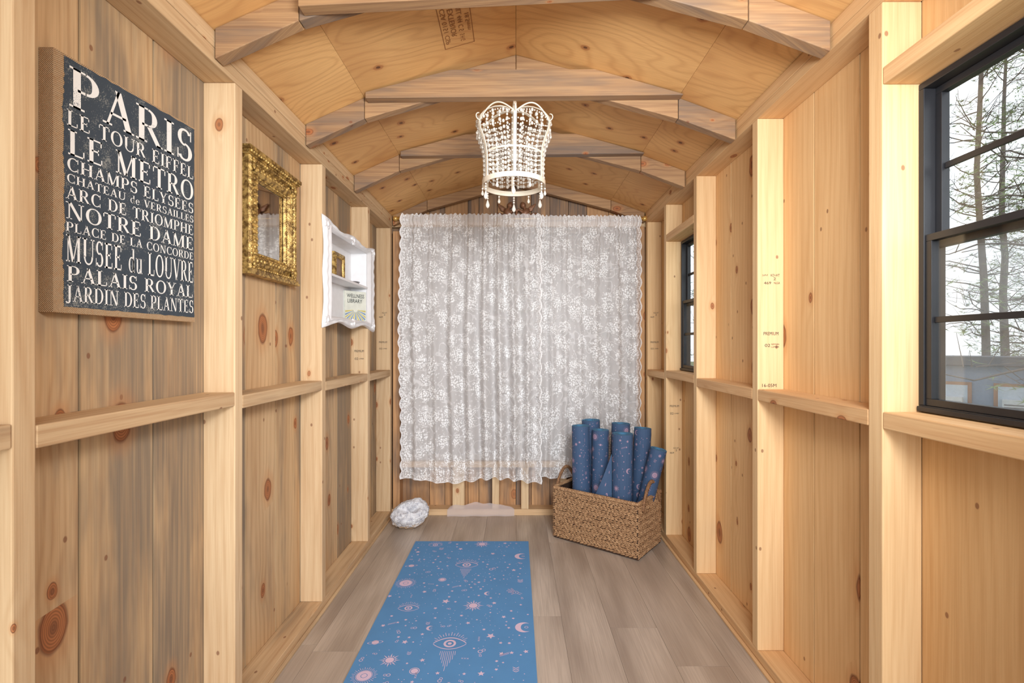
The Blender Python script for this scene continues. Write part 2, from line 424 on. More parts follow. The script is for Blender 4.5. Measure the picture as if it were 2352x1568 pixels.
def window(n,H,lab):
    ya,yb,za,zb=H[0]+.001,H[1]-.001,H[2]+.001,H[3]-.001
    mb=MB();rectframe(mb,.896,.945,ya,yb,za,zb,.014)
    mb.box(.890,.896,ya+.002,yb-.002,za+.001,za+.012)
    fr=mb.obj('window_%d'%n,M_black,bevel=.0015);tag(fr,lab,'window','structure')
    zm=(za+zb)/2+.01
    a,b=ya+.0145,yb-.0145
    for k,(z0,z1,xs) in enumerate(((zm-.012,zb-.0145,.922),(za+.0145,zm+.016,.900))):
        mb=MB();rectframe(mb,xs,xs+.018,a,b,z0,z1,.015)
        mb.box(xs+.006,xs+.013,a+.016,b-.016,(z0+z1)/2-.0065,(z0+z1)/2+.0065)
        s=mb.obj('sash',M_black,bevel=.001);parent(s,fr)
        mb=MB();mb.box(xs+.008,xs+.010,a+.013,b-.013,z0+.013,z1-.013);g=mb.obj('window_glass',M_glass);parent(g,fr)
    mb=MB();mb.box(.9435,.9445,a,b,za+.015,zm);g=mb.obj('insect_screen',M_screen);parent(g,fr)
window(1,W1,'black framed single hung window looking onto pines')
window(2,W2,'black framed narrow single hung window further along')

# ------------------------------------------------------------------ text helpers
M_ink=simple('stamp_ink',(72,60,52),.8)
def text_geo(body):
    c=bpy.data.curves.new('t','FONT');c.body=body;c.align_x='CENTER';c.align_y='CENTER';c.size=1;c.resolution_u=3
    o=bpy.data.objects.new('t',c);COL.objects.link(o);bpy.context.view_layer.update()
    me=bpy.data.meshes.new_from_object(o.evaluated_get(bpy.context.evaluated_depsgraph_get()))
    v=[tuple(x.co) for x in me.vertices];f=[tuple(p.vertices) for p in me.polygons]
    bpy.data.objects.remove(o);bpy.data.meshes.remove(me);return v,f
def stamp(par,lines,org,U,V,name='grade_stamp',border=None,mat=None):
    org,U,V=Vector(org),Vector(U),Vector(V);mb=MB()
    for (t,cx,cy,w,h) in lines:
        v,f=text_geo(t)
        xs=[p[0] for p in v];ys=[p[1] for p in v]
        sx=w/(max(xs)-min(xs));sy=h/(max(ys)-min(ys));mx=(max(xs)+min(xs))/2;my=(max(ys)+min(ys))/2
        mb.add([org+U*(cx+(p[0]-mx)*sx)+V*(cy+(p[1]-my)*sy) for p in v],f)
    if border:
        bw,bh,t=border
        for (a,b,c,d) in ((-bw,bw,-bh,-bh+t),(-bw,bw,bh-t,bh),(-bw,-bw+t,-bh,bh),(bw-t,bw,-bh,bh)):
            mb.add([org+U*a+V*c,org+U*b+V*c,org+U*b+V*d,org+U*a+V*d],[(0,1,2,3)])
    o=mb.obj(name,mat or M_ink);parent(o,par);return o
X_=(1,0,0);Z_=(0,0,1)
def studstamps(st,xc,y,which):
    for z,ls in which:
        stamp(st,ls,(xc,y-.0012,z),X_,Z_)
R2=studs_r[3]
studstamps(R2,.862,1.663,[(1.295,[('KD-HT',.014,.012,.03,.008),('2',.012,0,.008,.009),('469',-.012,-.014,.024,.009),('NLGA',.02,-.014,.02,.007),('S-P-F',-.02,.012,.018,.006)]),
  (1.11,[('PREMIUM',0,0,.05,.011)]),(1.07,[('02',-.012,0,.018,.010),('NORTHERN',.014,.004,.026,.005),('LUMBER',.014,-.005,.026,.005)]),(.935,[('16-05M',-.006,0,.048,.011)])])
for st,xc,y in ((studs_r[6],.86,3.055),(studs_l[5],-.825,3.055)):
    studstamps(st,xc,y,[(1.26,[('KD-HT',.01,.012,.03,.008),('2',.01,0,.008,.010),('469',-.014,-.014,.024,.009)]),(1.09,[('PREMIUM',0,0,.05,.011)]),(1.05,[('02',-.014,0,.018,.010),('LUMBER',.012,0,.026,.006)])])
studstamps(studs_l[4],-.825,2.59,[(1.04,[('PREMIUM',0,0,.05,.012)]),(1.0,[('02',-.014,0,.018,.012),('LUMBER',.012,0,.026,.006)])])
studstamps(studs_r[5],.862,2.677,[(.74,[('PREMIUM',0,0,.05,.011)]),(.70,[('02',-.014,0,.018,.012),('LUMBER',.012,0,.026,.006)]),(.50,[('KD-HT',.01,.012,.03,.008),('2',.01,0,.008,.010),('469',-.014,-.014,.024,.009)])])
sx=-.19;U=Vector((0,1,0));V=Vector((1,0,.282)).normalized()*-1
M_ink2=simple('faded_stamp_ink',(164,108,62),.8)
stamp(ceil,[('CSA 0151 CSP',0,.036,.17,.016),('EXTERIOR',-.01,.012,.13,.018),('MILL 444',-.045,-.014,.08,.016),('C S',.02,-.014,.03,.016),('S H G',.068,-.014,.035,.016),('18.5mm',0,-.038,.08,.014)],
  (sx,1.565,zc(sx)-.0015),U,V,'plywood_stamp',border=(.108,.052,.0022),mat=M_ink2)

# ------------------------------------------------------------------ serif glyphs for the sign
def glyphs():
    T=.17;t=.065;s=.05;G={}
    def rect(x0,x1,y0,y1): return [(x0,y0),(x1,y0),(x1,y1),(x0,y1)]
    def ln(x0,y0,x1,y1,w): return [(x0-w/2,y0),(x0+w/2,y0),(x1+w/2,y1),(x1-w/2,y1)]
    def arc(cx,cy,rx,ry,a0,a1,n=16,T=T,t=t):
        out=[]
        for i in range(n):
            q=[]
            for a,side in ((i,0),(i+1,0),(i+1,1),(i,1)):
                an=math.radians(a0+(a1-a0)*a/n);w=t+(T-t)*abs(math.cos(an))
                q.append((cx+(rx-w*side)*math.cos(an),cy+(ry-t*side)*math.sin(an)))
            out.append(q)
        return out
    def sf(x,y,w=.3): return rect(x-w/2,x+w/2,y,y+s)
    G['A']=(.84,[ln(.12,0,.42,1,t),ln(.70,0,.40,1,T),rect(.2,.62,.3,.3+t),sf(.12,0,.24),sf(.70,0,.3)])
    G['C']=(.82,arc(.44,.5,.40,.51,48,312,20)+[rect(.70,.75,.66,1.0),rect(.70,.75,0,.3)])
    G['D']=(.86,[rect(.1,.1+T,0,1),rect(.02,.4,0,s),rect(.02,.4,1-s,1)]+arc(.36,.5,.46,.5,-90,90))
    G['E']=(.72,[rect(.1,.1+T,0,1),rect(.02,.64,0,t),rect(.02,.62,1-t,1),rect(.2,.5,.49,.49+t),rect(.6,.65,0,.24),rect(.57,.62,.76,1),rect(.46,.5,.4,.63)])
    G['F']=(.68,[rect(.1,.1+T,0,1),sf(.185,0,.34),rect(.02,.62,1-t,1),rect(.2,.5,.49,.49+t),rect(.57,.62,.74,1),rect(.46,.5,.4,.63)])
    G['H']=(.92,[rect(.1,.1+T,0,1),rect(.64,.64+T,0,1),rect(.2,.7,.48,.48+t)]+[sf(x,y,.32) for x in (.185,.725) for y in (0,1-s)])
    G['I']=(.4,[rect(.115,.115+T,0,1),sf(.2,0,.34),sf(.2,1-s,.34)])
    G['J']=(.5,[rect(.22,.22+T,.1,1),sf(.3,1-s,.34)]+arc(.17,.08,.22,.2,-150,0,8))
    G['L']=(.7,[rect(.1,.1+T,0,1),rect(.02,.64,0,t),sf(.185,1-s,.34),rect(.6,.65,0,.28)])
    G['M']=(1.08,[rect(.12,.12+t,0,1),rect(.80,.80+T,0,1),ln(.5,0,.17,1,T),ln(.5,0,.84,1,t),sf(.15,0,.26),sf(.885,0,.32),sf(.13,1-s,.22),sf(.9,1-s,.28)])
    G['N']=(.94,[rect(.14,.14+t,0,1),rect(.74,.74+t,0,1),ln(.74,0,.2,1,T),sf(.17,0,.28),sf(.12,1-s,.24),sf(.77,1-s,.28)])
    G['O']=(.9,arc(.45,.5,.43,.51,0,360,28))
    G['P']=(.74,[rect(.1,.1+T,0,1),sf(.185,0,.34),rect(.02,.4,1-s,1),rect(.2,.4,.44,.44+t)]+arc(.38,.72,.32,.28,-90,90,12))
    G['R']=(.84,[rect(.1,.1+T,0,1),sf(.185,0,.34),rect(.02,.4,1-s,1),rect(.2,.4,.46,.46+t),ln(.74,0,.42,.48,T),rect(.66,.86,0,s)]+arc(.38,.73,.3,.27,-90,90,12))
    G['S']=(.66,arc(.33,.735,.27,.275,30,270,14,T=.14)+arc(.33,.275,.29,.285,90,-150,14,T=.15)+[rect(.54,.58,.68,1.0),rect(.05,.09,.02,.32)])
    G['T']=(.78,[rect(.305,.305+T,0,1),sf(.39,0,.34),rect(.03,.75,1-t,1),rect(.03,.08,.72,1),rect(.70,.75,.72,1)])
    G['U']=(.92,[rect(.12,.12+T,.3,1),rect(.74,.74+t,.3,1),sf(.2,1-s,.34),sf(.77,1-s,.28)]+arc(.462,.32,.343,.33,180,360,12,T=.12))
    G['V']=(.84,[ln(.42,0,.13,1,T),ln(.42,0,.72,1,t),sf(.14,1-s,.3),sf(.72,1-s,.24)])
    G['Y']=(.82,[rect(.33,.33+T,0,.5),ln(.41,.45,.13,1,T),ln(.42,.45,.70,1,t),sf(.415,0,.34),sf(.14,1-s,.3),sf(.70,1-s,.24)])
    G['d']=(.62,[rect(.4,.4+.13,0,1),rect(.36,.58,0,s),rect(.32,.46,1-s,1)]+arc(.3,.32,.26,.33,0,360,18,T=.13,t=.05))
    G['e']=(.56,[rect(.08,.5,.34,.39)]+arc(.28,.32,.25,.33,0,320,18,T=.13,t=.05))
    G['u']=(.66,[rect(.1,.23,.2,.64),rect(.44,.57,0,.64),rect(.03,.2,.6,.64),rect(.37,.5,.6,.64),rect(.5,.63,0,s)]+arc(.29,.2,.19,.21,180,360,10,T=.12,t=.05))
    G[' ']=(.42,[])
    return G
GL_=glyphs()
def serif(txt):
    x=0;out=[]
    for ch in txt:
        w,q=GL_[ch]
        for poly in q: out.append([(p[0]+x,p[1]) for p in poly])
        x+=w+.05
    return out,x-.05
SX,SY0,SY1,ST0,ST1,SB=-.842,.895,1.291,1.6125,1.639,1.131
def P_sign(u,v,d=0):
    y=SY0+(SY1-SY0)*u
    zt=ST0+(ST1-ST0)*u
    return (SX+d,y,zt+(SB-zt)*v)
N=NT('burlap')
P=N.n('ShaderNodeTexCoord').outputs['Object']
sp=N.n('ShaderNodeSeparateXYZ',{0:P})
a=N.m('SINE',N.m('MULTIPLY',N.m('ADD',sp.outputs[1],sp.outputs[0]),1700.0));b=N.m('SINE',N.m('MULTIPLY',sp.outputs[2],1700.0))
wv=N.m('ADD',N.m('MULTIPLY',N.m('MULTIPLY',a,b),.5),.5)
nz=N.noise(P,scale=90,detail=3,rough=.7)
col=N.mix(wv,rgb(222,192,152),rgb(142,110,80));col=N.mix(N.ss(nz,.4,.7,0,.5),col,rgb(178,138,98))
N.pbr(col,.95,0,N.bump(wv,.8,.002));M_burlap=N.mat
def worn(name,base,other,thr,back=None):
    N=NT(name);P=N.n('ShaderNodeTexCoord').outputs['Object']
    n1=N.noise(P,scale=420,detail=2,rough=.7);n2=N.noise(P,scale=22,detail=3,rough=.6)
    m=N.ss(N.m('ADD',n1,N.m('MULTIPLY',N.m('SUBTRACT',n2,.5),.9)),thr,thr+.12)
    col=N.mix(m,rgb(*base),rgb(*other));N.pbr(col,.9);return N.mat
M_print=worn('worn_slate_print',(58,68,78),(130,132,128),.61)
M_letter=worn('worn_white_lettering',(238,237,233),(136,142,148),.67)
mb=MB()
v=[(XL+.0008,SY0,SB),(SX,SY0,SB),(SX,SY1,SB),(XL+.0008,SY1,SB),(XL+.0008,SY0,ST0),(SX,SY0,ST0),(SX,SY1,ST1),(XL+.0008,SY1,ST1)]
mb.add(v,[(0,3,2,1),(4,5,6,7),(0,1,5,4),(1,2,6,5),(2,3,7,6),(3,0,4,7)],0)
nn=110
def prt(u,v):
    if u==0: uu=.052+.016*noise.noise(Vector((v*7,3,0)))+.008*noise.noise(Vector((v*60,7,0)))
    else: uu=.055+(.99-.055)*u
    if u==1: uu+=.004*noise.noise(Vector((v*40,9,0)))
    vv=.008+v*.968+(.005*noise.noise(Vector((u*22,v*2,4))) if v in (0,1) else 0)
    return P_sign(uu,vv,.0006)
mb.grid(prt,24,nn,1,False)
sign=mb.obj('wall_sign',[M_burlap,M_print]);tag(sign,'burlap canvas sign with slate print listing Paris sights','sign')
mb=MB()
rows=[('PARIS',.035,.192,.075,.975),('LE TOUR EIFFEL',.208,.270,.065,.98),('LE METRO',.284,.382,.07,.98),('CHAMPS ELYSEES',.393,.445,.065,.98),('CHATEAU de VERSAILLES',.457,.492,.065,.98),
('ARC DE TRIOMPHE',.505,.556,.06,.98),('NOTRE DAME',.568,.633,.06,.98),('PLACE DE LA CONCORDE',.645,.683,.06,.98),('MUSEE du LOUVRE',.695,.800,.06,.98),('PALAIS ROYAL',.815,.877,.065,.975),('JARDIN DES PLANTES',.890,.955,.06,.98)]
for t,v0,v1,u0,u1 in rows:
    polys,wd=serif(t)
    for q in polys:
        pts=[P_sign(u0+(u1-u0)*p[0]/wd,v1-(v1-v0)*p[1],.0012) for p in q]
        mb.add(pts,[(0,1,2,3)])
o=mb.obj('lettering',M_letter);parent(o,sign)

# ------------------------------------------------------------------ gold mirror
def gold_mat():
    N=NT('aged_gilt');P=N.n('ShaderNodeTexCoord').outputs['Object']
    n=N.noise(P,scale=55,detail=3,rough=.6);n2=N.noise(P,scale=160,detail=2)
    col=N.mix(N.ss(n,.35,.65),rgb(214,180,108),rgb(120,90,46))
    N.pbr(col,.44,.5,N.bump(N.m('ADD',n,N.m('MULTIPLY',n2,.6)),.6,.005));return N.mat
M_gold=gold_mat()
def lframe(mb,ya,yb,za,zb,prof,x0,mat=0):
    rows=[]
    for (ins,h) in prof:
        rows.append([(x0+h,ya+ins,za+ins),(x0+h,yb-ins,za+ins),(x0+h,yb-ins,zb-ins),(x0+h,ya+ins,zb-ins)])
    vs=[p for r in rows for p in r];fs=[]
    for i in range(len(rows)-1):
        for k in range(4): fs.append((i*4+k,i*4+(k+1)%4,(i+1)*4+(k+1)%4,(i+1)*4+k))
    mb.add(vs,fs,mat)
ya,yb,za,zb=1.545,1.875,1.310,1.675;xb=XL+.001
mirror=empty('wall_mirror',((xb+.02),(ya+yb)/2,za))
tag(mirror,'ornate antique gilt framed mirror hung on weathered boards','mirror')
mb=MB()
lframe(mb,ya,yb,za,zb,[(0,0),(0,.028),(.006,.034),(.014,.032),(.02,.022),(.034,.030),(.044,.034),(.050,.028),(.056,.020),(.062,.020),(.066,.012)],xb)
def along(ya,yb,za,zb,ins,step):
    out=[]
    for s in range(int((yb-ya-2*ins)/step)+1):
        t=ya+ins+s*step;out+= [(t,za+ins),(t,zb-ins)]
    for s in range(int((zb-za-2*ins)/step)+1):
        t=za+ins+s*step;out+= [(ya+ins,t),(yb-ins,t)]
    return out
for (y,z) in along(ya,yb,za,zb,.058,.0085): mb.ball((xb+.021,y,z),.0036,6,4)
for (y,z) in along(ya,yb,za,zb,.010,.014): mb.ball((xb+.033,y,z),.005,6,4,sc=(.8,1,1))
for i,(y,z) in enumerate(along(ya,yb,za,zb,.036,.020)):
    mb.ball((xb+.030,y,z),.0095,7,5,sc=(.7,1.05,.8)); mb.ball((xb+.033,y+.006,z+.007),.0045,6,4)
for (y,z) in ((ya+.03,za+.03),(yb-.03,za+.03),(ya+.03,zb-.03),(yb-.03,zb-.03)):
    for k in range(8):
        an=k*math.pi/4;mb.ball((xb+.036,y+.014*math.cos(an),z+.014*math.sin(an)),.008,6,5,sc=(.8,1,1))
    mb.ball((xb+.041,y,z),.008,7,5)
for k,(o_,h,zz0,zz1) in enumerate(((.018,.044,zb+.010,zb+.022),(.012,.038,zb+.002,zb+.010),(.006,.034,zb-.004,zb+.002),(.006,.036,za-.006,za+.004),(.010,.040,za-.014,za-.006))):
    mb.box(xb,xb+h,ya-o_,yb+o_,zz0,zz1)
for s in range(24):
    mb.ball((xb+.040,ya-.004+s*.0148,zb+.006),.0055,6,4)
fr=mb.obj('mirror_frame',M_gold);parent(fr,mirror)
N=NT('mirror_silver');N.pbr(rgb(238,236,232),.03,1.0);M_mir=N.mat
mb=MB();mb.box(xb+.002,xb+.0105,ya+.060,yb-.060,za+.060,zb-.060);g=mb.obj('mirror_glass',M_mir);parent(g,mirror)

# ------------------------------------------------------------------ white shadow box shelf
sh=empty('wall_shelf',(-.78,2.30,1.145));tag(sh,'white baroque framed shadow box shelf set between studs','shelf')
mb=MB()
cy,cz=2.33,1.37;hy,hz=.36,.225;oy0,oy1,oz0,oz1=2.062,2.568,1.195,1.548
def per(t):
    t=t%1*4;k=int(t);f=t-k
    return [(-1+2*f,-1),(1,-1+2*f),(1-2*f,1),(-1,1-2*f)][k]
def fr_pt(u,v):
    a,b=per(u)
    yi=(oy0+oy1)/2+a*(oy1-oy0)/2;zi=(oz0+oz1)/2+b*(oz1-oz0)/2
    wv=.010*math.cos(2*math.pi*a) if abs(b)==1 else 0
    wz=.006*math.cos(2*math.pi*b) if abs(a)==1 else 0
    cr=(abs(a)*abs(b))**6*.008
    yo=cy+a*(hy-.016+cr)+(wz if abs(a)==1 else 0)*a
    zo=cz+b*(hz-.014+cr)+(wv if abs(b)==1 else 0)*b
    h=[0,.010,.016,.012,.006,.010,.017,.014,.006,.0][min(9,int(round(v*9)))]
    h+=.0018*math.sin(u*math.pi*2*34)*(1 if .1<v<.6 else .2)
    return (-A+.001+max(h,0),yo+(yi-yo)*v,zo+(zi-zo)*v)
mb.grid(fr_pt,160,9,0,True,closeu=True)
mb.grid(lambda u,v:(-A+.0008,)+tuple(fr_pt(u,v)[1:]),160,1,0,False,closeu=True)
for (a,b) in ((-1,-1),(1,-1),(1,1),(-1,1),(0,1),(0,-1)):
    y=cy+a*(hy-.035);z=cz+b*(hz-.03)
    for k in range(7):
        an=k*math.pi*2/7;mb.ball((-A+.010,y+.018*math.cos(an),z+.014*math.sin(an)),.010,7,5,sc=(.6,1.2,.9))
    mb.ball((-A+.015,y,z),.010,8,6,sc=(.6,1,1))
o=mb.obj('shelf_frame',M_white);parent(o,sh)
mb=MB();xk=XL+.002
mb.box(xk,xk+.006,oy0-.006,oy1+.006,oz0-.006,oz1+.006)
mb.box(xk+.006,-A,oy0-.006,oy0,oz0-.006,oz1+.006);mb.box(xk+.006,-A,oy1,oy1+.006,oz0-.006,oz1+.006)
mb.box(xk+.006,-A,oy0,oy1,oz0-.006,oz0);mb.box(xk+.006,-A,oy0,oy1,oz1,oz1+.006)
o=mb.obj('box_body',M_white);parent(o,sh)
mb=MB();mb.box(xk+.007,-A+.006,oy0+.001,oy1-.001,1.364,1.374);o=mb.obj('shelf_board',M_white);parent(o,sh)
pf=empty('picture_frame',(-.85,2.37,1.3745));tag(pf,'small gilt picture frame on the white shelf','picture frame')
mb=MB();lframe(mb,2.30,2.44,1.3745,1.512,[(0,0),(0,.012),(.008,.016),(.016,.011),(.022,.014),(.026,.007)],xk+.0065)
for (y,z) in along(2.30,2.44,1.3745,1.512,.019,.009): mb.ball((xk+.0195,y,z),.0032,6,4)
o=mb.obj('frame',M_gold);parent(o,pf)
mb=MB();mb.box(xk+.0065,xk+.0125,2.325,2.415,1.3995,1.487);o=mb.obj('picture',simple('sepia_picture',(176,140,110),.5,var=.2,sc=40));parent(o,pf)
book=MB()
p0=Vector((-.855,2.455,0));p1=Vector((-.778,2.553,0));d=(p1-p0).normalized();nrm=Vector((d.y,-d.x,0))
Lb=(p1-p0).length;bz0,bz1=1.1955,1.345
def bp(u,w,z): q=p0+d*u+nrm*w;return (q.x,q.y,z)
th=-.012
v=[bp(0,0,bz0),bp(Lb,0,bz0),bp(Lb,th,bz0),bp(0,th,bz0),bp(0,0,bz1),bp(Lb,0,bz1),bp(Lb,th,bz1),bp(0,th,bz1)]
book.add(v,[(0,3,2,1),(4,5,6,7),(0,1,5,4),(1,2,6,5),(2,3,7,6),(3,0,4,7)],0)
random.seed(5)
for k in range(15):
    a0=math.radians(4+k*12);a1=math.radians(4+k*12+7)
    c=(Lb*.5,.055);q=[]
    def hit(a,r):
        return (min(max(c[0]+math.cos(a)*r,0.003),Lb-.003),min(max(c[1]+math.sin(a)*r,0.003),.08))
    pts=[hit(a0+math.pi,.012),hit(a1+math.pi,.012),hit(a1+math.pi,.075),hit(a0+math.pi,.075)]
    book.add([bp(p[0],.0006,bz0+p[1]) for p in pts],[(0,1,2,3)],1+k%2)
bo=book.obj('book',[simple('pale_card',(238,240,226),.5),simple('yellow_ray',(220,204,116),.6),simple('blue_ray',(136,164,200),.6)])
tag(bo,'pale card book reading wellness library with coloured rays','book')
Uv=d;stamp(bo,[('WELLNESS',0,.014,.10,.019),('LIBRARY',-.004,-.012,.084,.019)],Vector(bp(Lb*.5,.0016,bz0+.112)),Uv,Vector((0,0,1)),'book_title',mat=simple('title_ink',(34,36,42),.6))
mb=MB()
mb.grid(lambda u,v:(-.815+(.006+.020*v)*math.cos(2*math.pi*u)*.8,2.50+(.006+.026*v)*math.sin(2*math.pi*u),1.3745+.002+.016*v*v),20,6,0,True,closeu=True)
mb.grid(lambda u,v:(-.815+(.008*v)*math.cos(2*math.pi*u),2.50+(.008*v)*math.sin(2*math.pi*u),1.3747+.002*(1-v)),12,2,0,True,closeu=True)
o=mb.obj('trinket_dish',simple('silver',(190,190,192),.25,.9));tag(o,'tiny silver dish on the white shelf','dish')

# ------------------------------------------------------------------ lace curtains
def lace():
    N=NT('white_lace')
    uv0=N.n('ShaderNodeUVMap',uv_map='UVMap').outputs[0]
    wn=N.noise(uv0,scale=14,detail=1,out=1)
    uv=N.vm('ADD',uv0,N.vm('MULTIPLY',N.vm('SUBTRACT',wn,(.5,.5,.5)),(.04,.04,0)))
    cl=N.n('ShaderNodeTexVoronoi',{'Vector':uv,'Scale':10.0,'Randomness':.9},voronoi_dimensions='2D')
    clm=N.ss(N.m('ADD',cl.outputs['Distance'],N.m('MULTIPLY',N.m('SUBTRACT',N.noise(uv,scale=40),.5),1.0)),.48,.28)
    FS=84.0
    fl=N.n('ShaderNodeTexVoronoi',{'Vector':uv,'Scale':FS,'Randomness':.7},voronoi_dimensions='2D')
    dv=N.vm('SUBTRACT',N.vm('MULTIPLY',uv,(FS,FS,0)),N.vm('MULTIPLY',fl.outputs['Position'],(FS,FS,0)))
    s=N.n('ShaderNodeSeparateXYZ',{0:dv})
    ang=N.m('ARCTAN2',s.outputs[1],s.outputs[0])
    rad=N.m('ADD',.36,N.m('MULTIPLY',N.m('COSINE',N.m('MULTIPLY',ang,5.0)),.12))
    pet=N.ss(N.m('SUBTRACT',fl.outputs['Distance'],rad),.10,-.06)
    flower=N.m('MULTIPLY',pet,clm)
    vn=N.noise(uv,scale=9,detail=1)
    vine=N.m('MULTIPLY',N.ss(N.m('ABSOLUTE',N.m('SUBTRACT',vn,.5)),.016,.004),.4)
    sp_=N.n('ShaderNodeSeparateColor',{0:fl.outputs['Color']})
    spr=N.m('MULTIPLY',N.m('MULTIPLY',pet,N.ss(sp_.outputs[0],.88,.9)),.5)
    ed=N.n('ShaderNodeAttribute',attribute_name='edge').outputs['Fac']
    edge=N.m('MULTIPLY',N.ss(ed,.010,.006),.8)
    band=N.m('MULTIPLY',N.ss(ed,.035,.03),N.m('MULTIPLY',pet,.8))
    mask=N.m('MAXIMUM',N.m('MAXIMUM',flower,N.m('MAXIMUM',vine,spr)),N.m('MAXIMUM',edge,band),clamp=True)
    sx=N.n('ShaderNodeSeparateXYZ',{0:uv0})
    top=N.ss(sx.outputs[1],1.56,1.565)
    mask=N.m('MAXIMUM',mask,N.m('MULTIPLY',top,.4))
    col=N.mix(mask,rgb(240,237,236),rgb(255,255,255))
    df=N.n('ShaderNodeBsdfDiffuse',{'Color':col})
    tr=N.n('ShaderNodeBsdfTransparent')
    al=N.m('ADD',.44,N.m('MULTIPLY',mask,.42),clamp=True)
    mx=N.n('ShaderNodeMixShader',{0:al,1:tr.outputs[0],2:df.outputs[0]});N.t.links.new(mx.outputs[0],N.out.inputs[0])
    return N.mat
M_lace=lace()
def curtain(x0,x1,zt,zb,yc,seed,sl,sr,nf,amp0,ymax):
    nu,nv=360,90;rnd=random.Random(seed)
    ph=[rnd.random()*6.28 for _ in range(6)]
    vs=[];uvs=[];eds=[]
    for j in range(nv+1):
        v=j/nv;z=zt+(zb-zt)*v
        for i in range(nu+1):
            u=i/nu
            sc=.014*abs(math.sin(math.pi*z/.075))
            a=x0-(sc if sl else 0)+.008*math.sin(v*7+ph[0]);b=x1+(sc if sr else 0)
            x=a+(b-a)*u+.006*math.sin(v*5+ph[0])*math.sin(u*9+ph[3])
            w=math.sin(2*math.pi*nf*u+ph[1]+2.0*math.sin(5*u+ph[2])+.6*math.sin(v*2.2+3*u))
            w2=math.sin(2*math.pi*nf*2.1*u+ph[4]+.8*v+1.5*math.sin(7*u))
            g=math.sin(2*math.pi*nf*4.1*u+ph[5])
            amp=amp0*(.3+.7*min(1,v*2.2))*(.7+.3*math.sin(6*u+ph[3]))
            y=yc+amp*w+.004*w2*(.4+.6*v)+.004*g*max(0,1-v*3)
            zz=z
            if v>.9: zz+=.014*math.sin(2*math.pi*1.5*u+ph[0])*(v-.9)*10
            if v<.03: zz+=.003*g
            if j==0: zz+=.004*math.sin(2*math.pi*nf*3.3*u)
            vs.append((x,min(y,ymax),zz));uvs.append(((x-x0)*1.25+seed,z-.242+.0))
            e=9
            if sl:e=min(e,(x-a))
            if sr:e=min(e,(b-x))
            e=min(e,(v*-1+1)*(zt-zb)+.004)
            eds.append(e)
    fs=[(j*(nu+1)+i,j*(nu+1)+i+1,(j+1)*(nu+1)+i+1,(j+1)*(nu+1)+i) for j in range(nv) for i in range(nu)]
    me=bpy.data.meshes.new('lace_curtain')
    off=Vector(((x0+x1)/2,yc,zb))
    me.from_pydata([tuple(Vector(p)-off) for p in vs],[],fs);me.materials.append(M_lace)
    me.polygons.foreach_set('use_smooth',[True]*len(fs))
    ul=me.uv_layers.new(name='UVMap')
    ul.data.foreach_set('uv',[c for l in me.loops for c in uvs[l.vertex_index]])
    at=me.attributes.new('edge','FLOAT','POINT');at.data.foreach_set('value',eds)
    o=bpy.data.objects.new('lace_curtain',me);o.location=off;COL.objects.link(o)
    tag(o,'sheer white floral lace curtain with scalloped edge on brass rod','curtain',None,'lace curtains');return o
curtain(-.700,.146,1.872,.243,3.004,3,True,True,9,.036,3.06)
curtain(.128,.768,1.872,.262,3.040,11,False,True,7,.028,3.068)
rod=MB();RY=3.082
rod.tube([(-.742,RY,1.864),(.795,RY,1.864)],.0095,12)
for x,s in ((-.742,-1),(.795,1)):
    rod.ball((x+s*.012,RY,1.864),.017,14,10);rod.tube([(x-s*.030,RY,1.864),(x-s*.006,RY,1.864)],.013,12)
ro=rod.obj('curtain_rod',M_brass);tag(ro,'brass curtain rod with ball finials above the end wall window','curtain rod')

# ------------------------------------------------------------------ cherub ornament
def blob(parts,name,mat,vox=.004):
    mb=MB()
    for (c,r,sc,rot) in parts:
        m=MB();m.ball((0,0,0),r,14,10,sc=sc)
        R=Matrix.Rotation(rot,3,'Y');mb.add([R@Vector(p)+Vector(c) for p in m.v],m.f,0,0,True)
    o=mb.obj(name,mat,recenter=False)
    rm=o.modifiers.new('r','REMESH');rm.mode='VOXEL';rm.voxel_size=vox;rm.use_smooth_shade=True
    sm=o.modifiers.new('s','SMOOTH');sm.iterations=2
    bpy.context.view_layer.update()
    me=bpy.data.meshes.new_from_object(o.evaluated_get(bpy.context.evaluated_depsgraph_get()))
    o.modifiers.clear();o.data=me
    if not me.materials: me.materials.append(mat)
    return o
parts=[]
for s in (-1,1):
    k=lambda x:s*x
    parts+=[((k(.055),0,.045),.022,(1.1,.8,1.5),s*.5),((k(.042),0,.092),.0185,(1,1,1.05),0),((k(.075),0,.022),.020,(1.5,.9,.9),s*.2),
    ((k(.108),-.004,.018),.013,(2.0,1,.9),s*.25),((k(.142),-.004,.014),.010,(2.0,1,.8),0),((k(.100),.006,.032),.012,(1.6,1,1),-s*.6),((k(.128),.004,.036),.009,(1.8,1,.9),s*.7),
    ((k(.026),-.006,.055),.009,(1.9,1,.9),s*.5),((k(.008),-.006,.062),.008,(1.6,1,.9),-s*.5),
    ((k(.092),.010,.078),.014,(2.2,.35,1.0),-s*.6),((k(.108),.010,.092),.010,(2.4,.35,.8),-s*.7),((k(.088),.010,.062),.010,(2.2,.4,.8),-s*.3),((k(.036),-.004,.108),.008,(1.2,1,.8),0),((k(.160),-.003,.012),.007,(1.4,1.2,.7),0)]
parts.append(((0,0,.012),.018,(2.2,.8,.6),0));parts.append(((0,0,.036),.012,(1,1,1.6),0))
for x in [i*.016-.16 for i in range(21)]: parts.append(((x,.002,.004),.009,(1.2,1,.8),0))
ch=blob(parts,'cherub_ornament',simple('bronze_resin',(170,120,88),.45,.2,var=.15,sc=60),.0035)
ch.location=(.005,YB+.058,1.876);tag(ch,'bronze pair of reclining winged cherubs above the curtain rod','ornament')

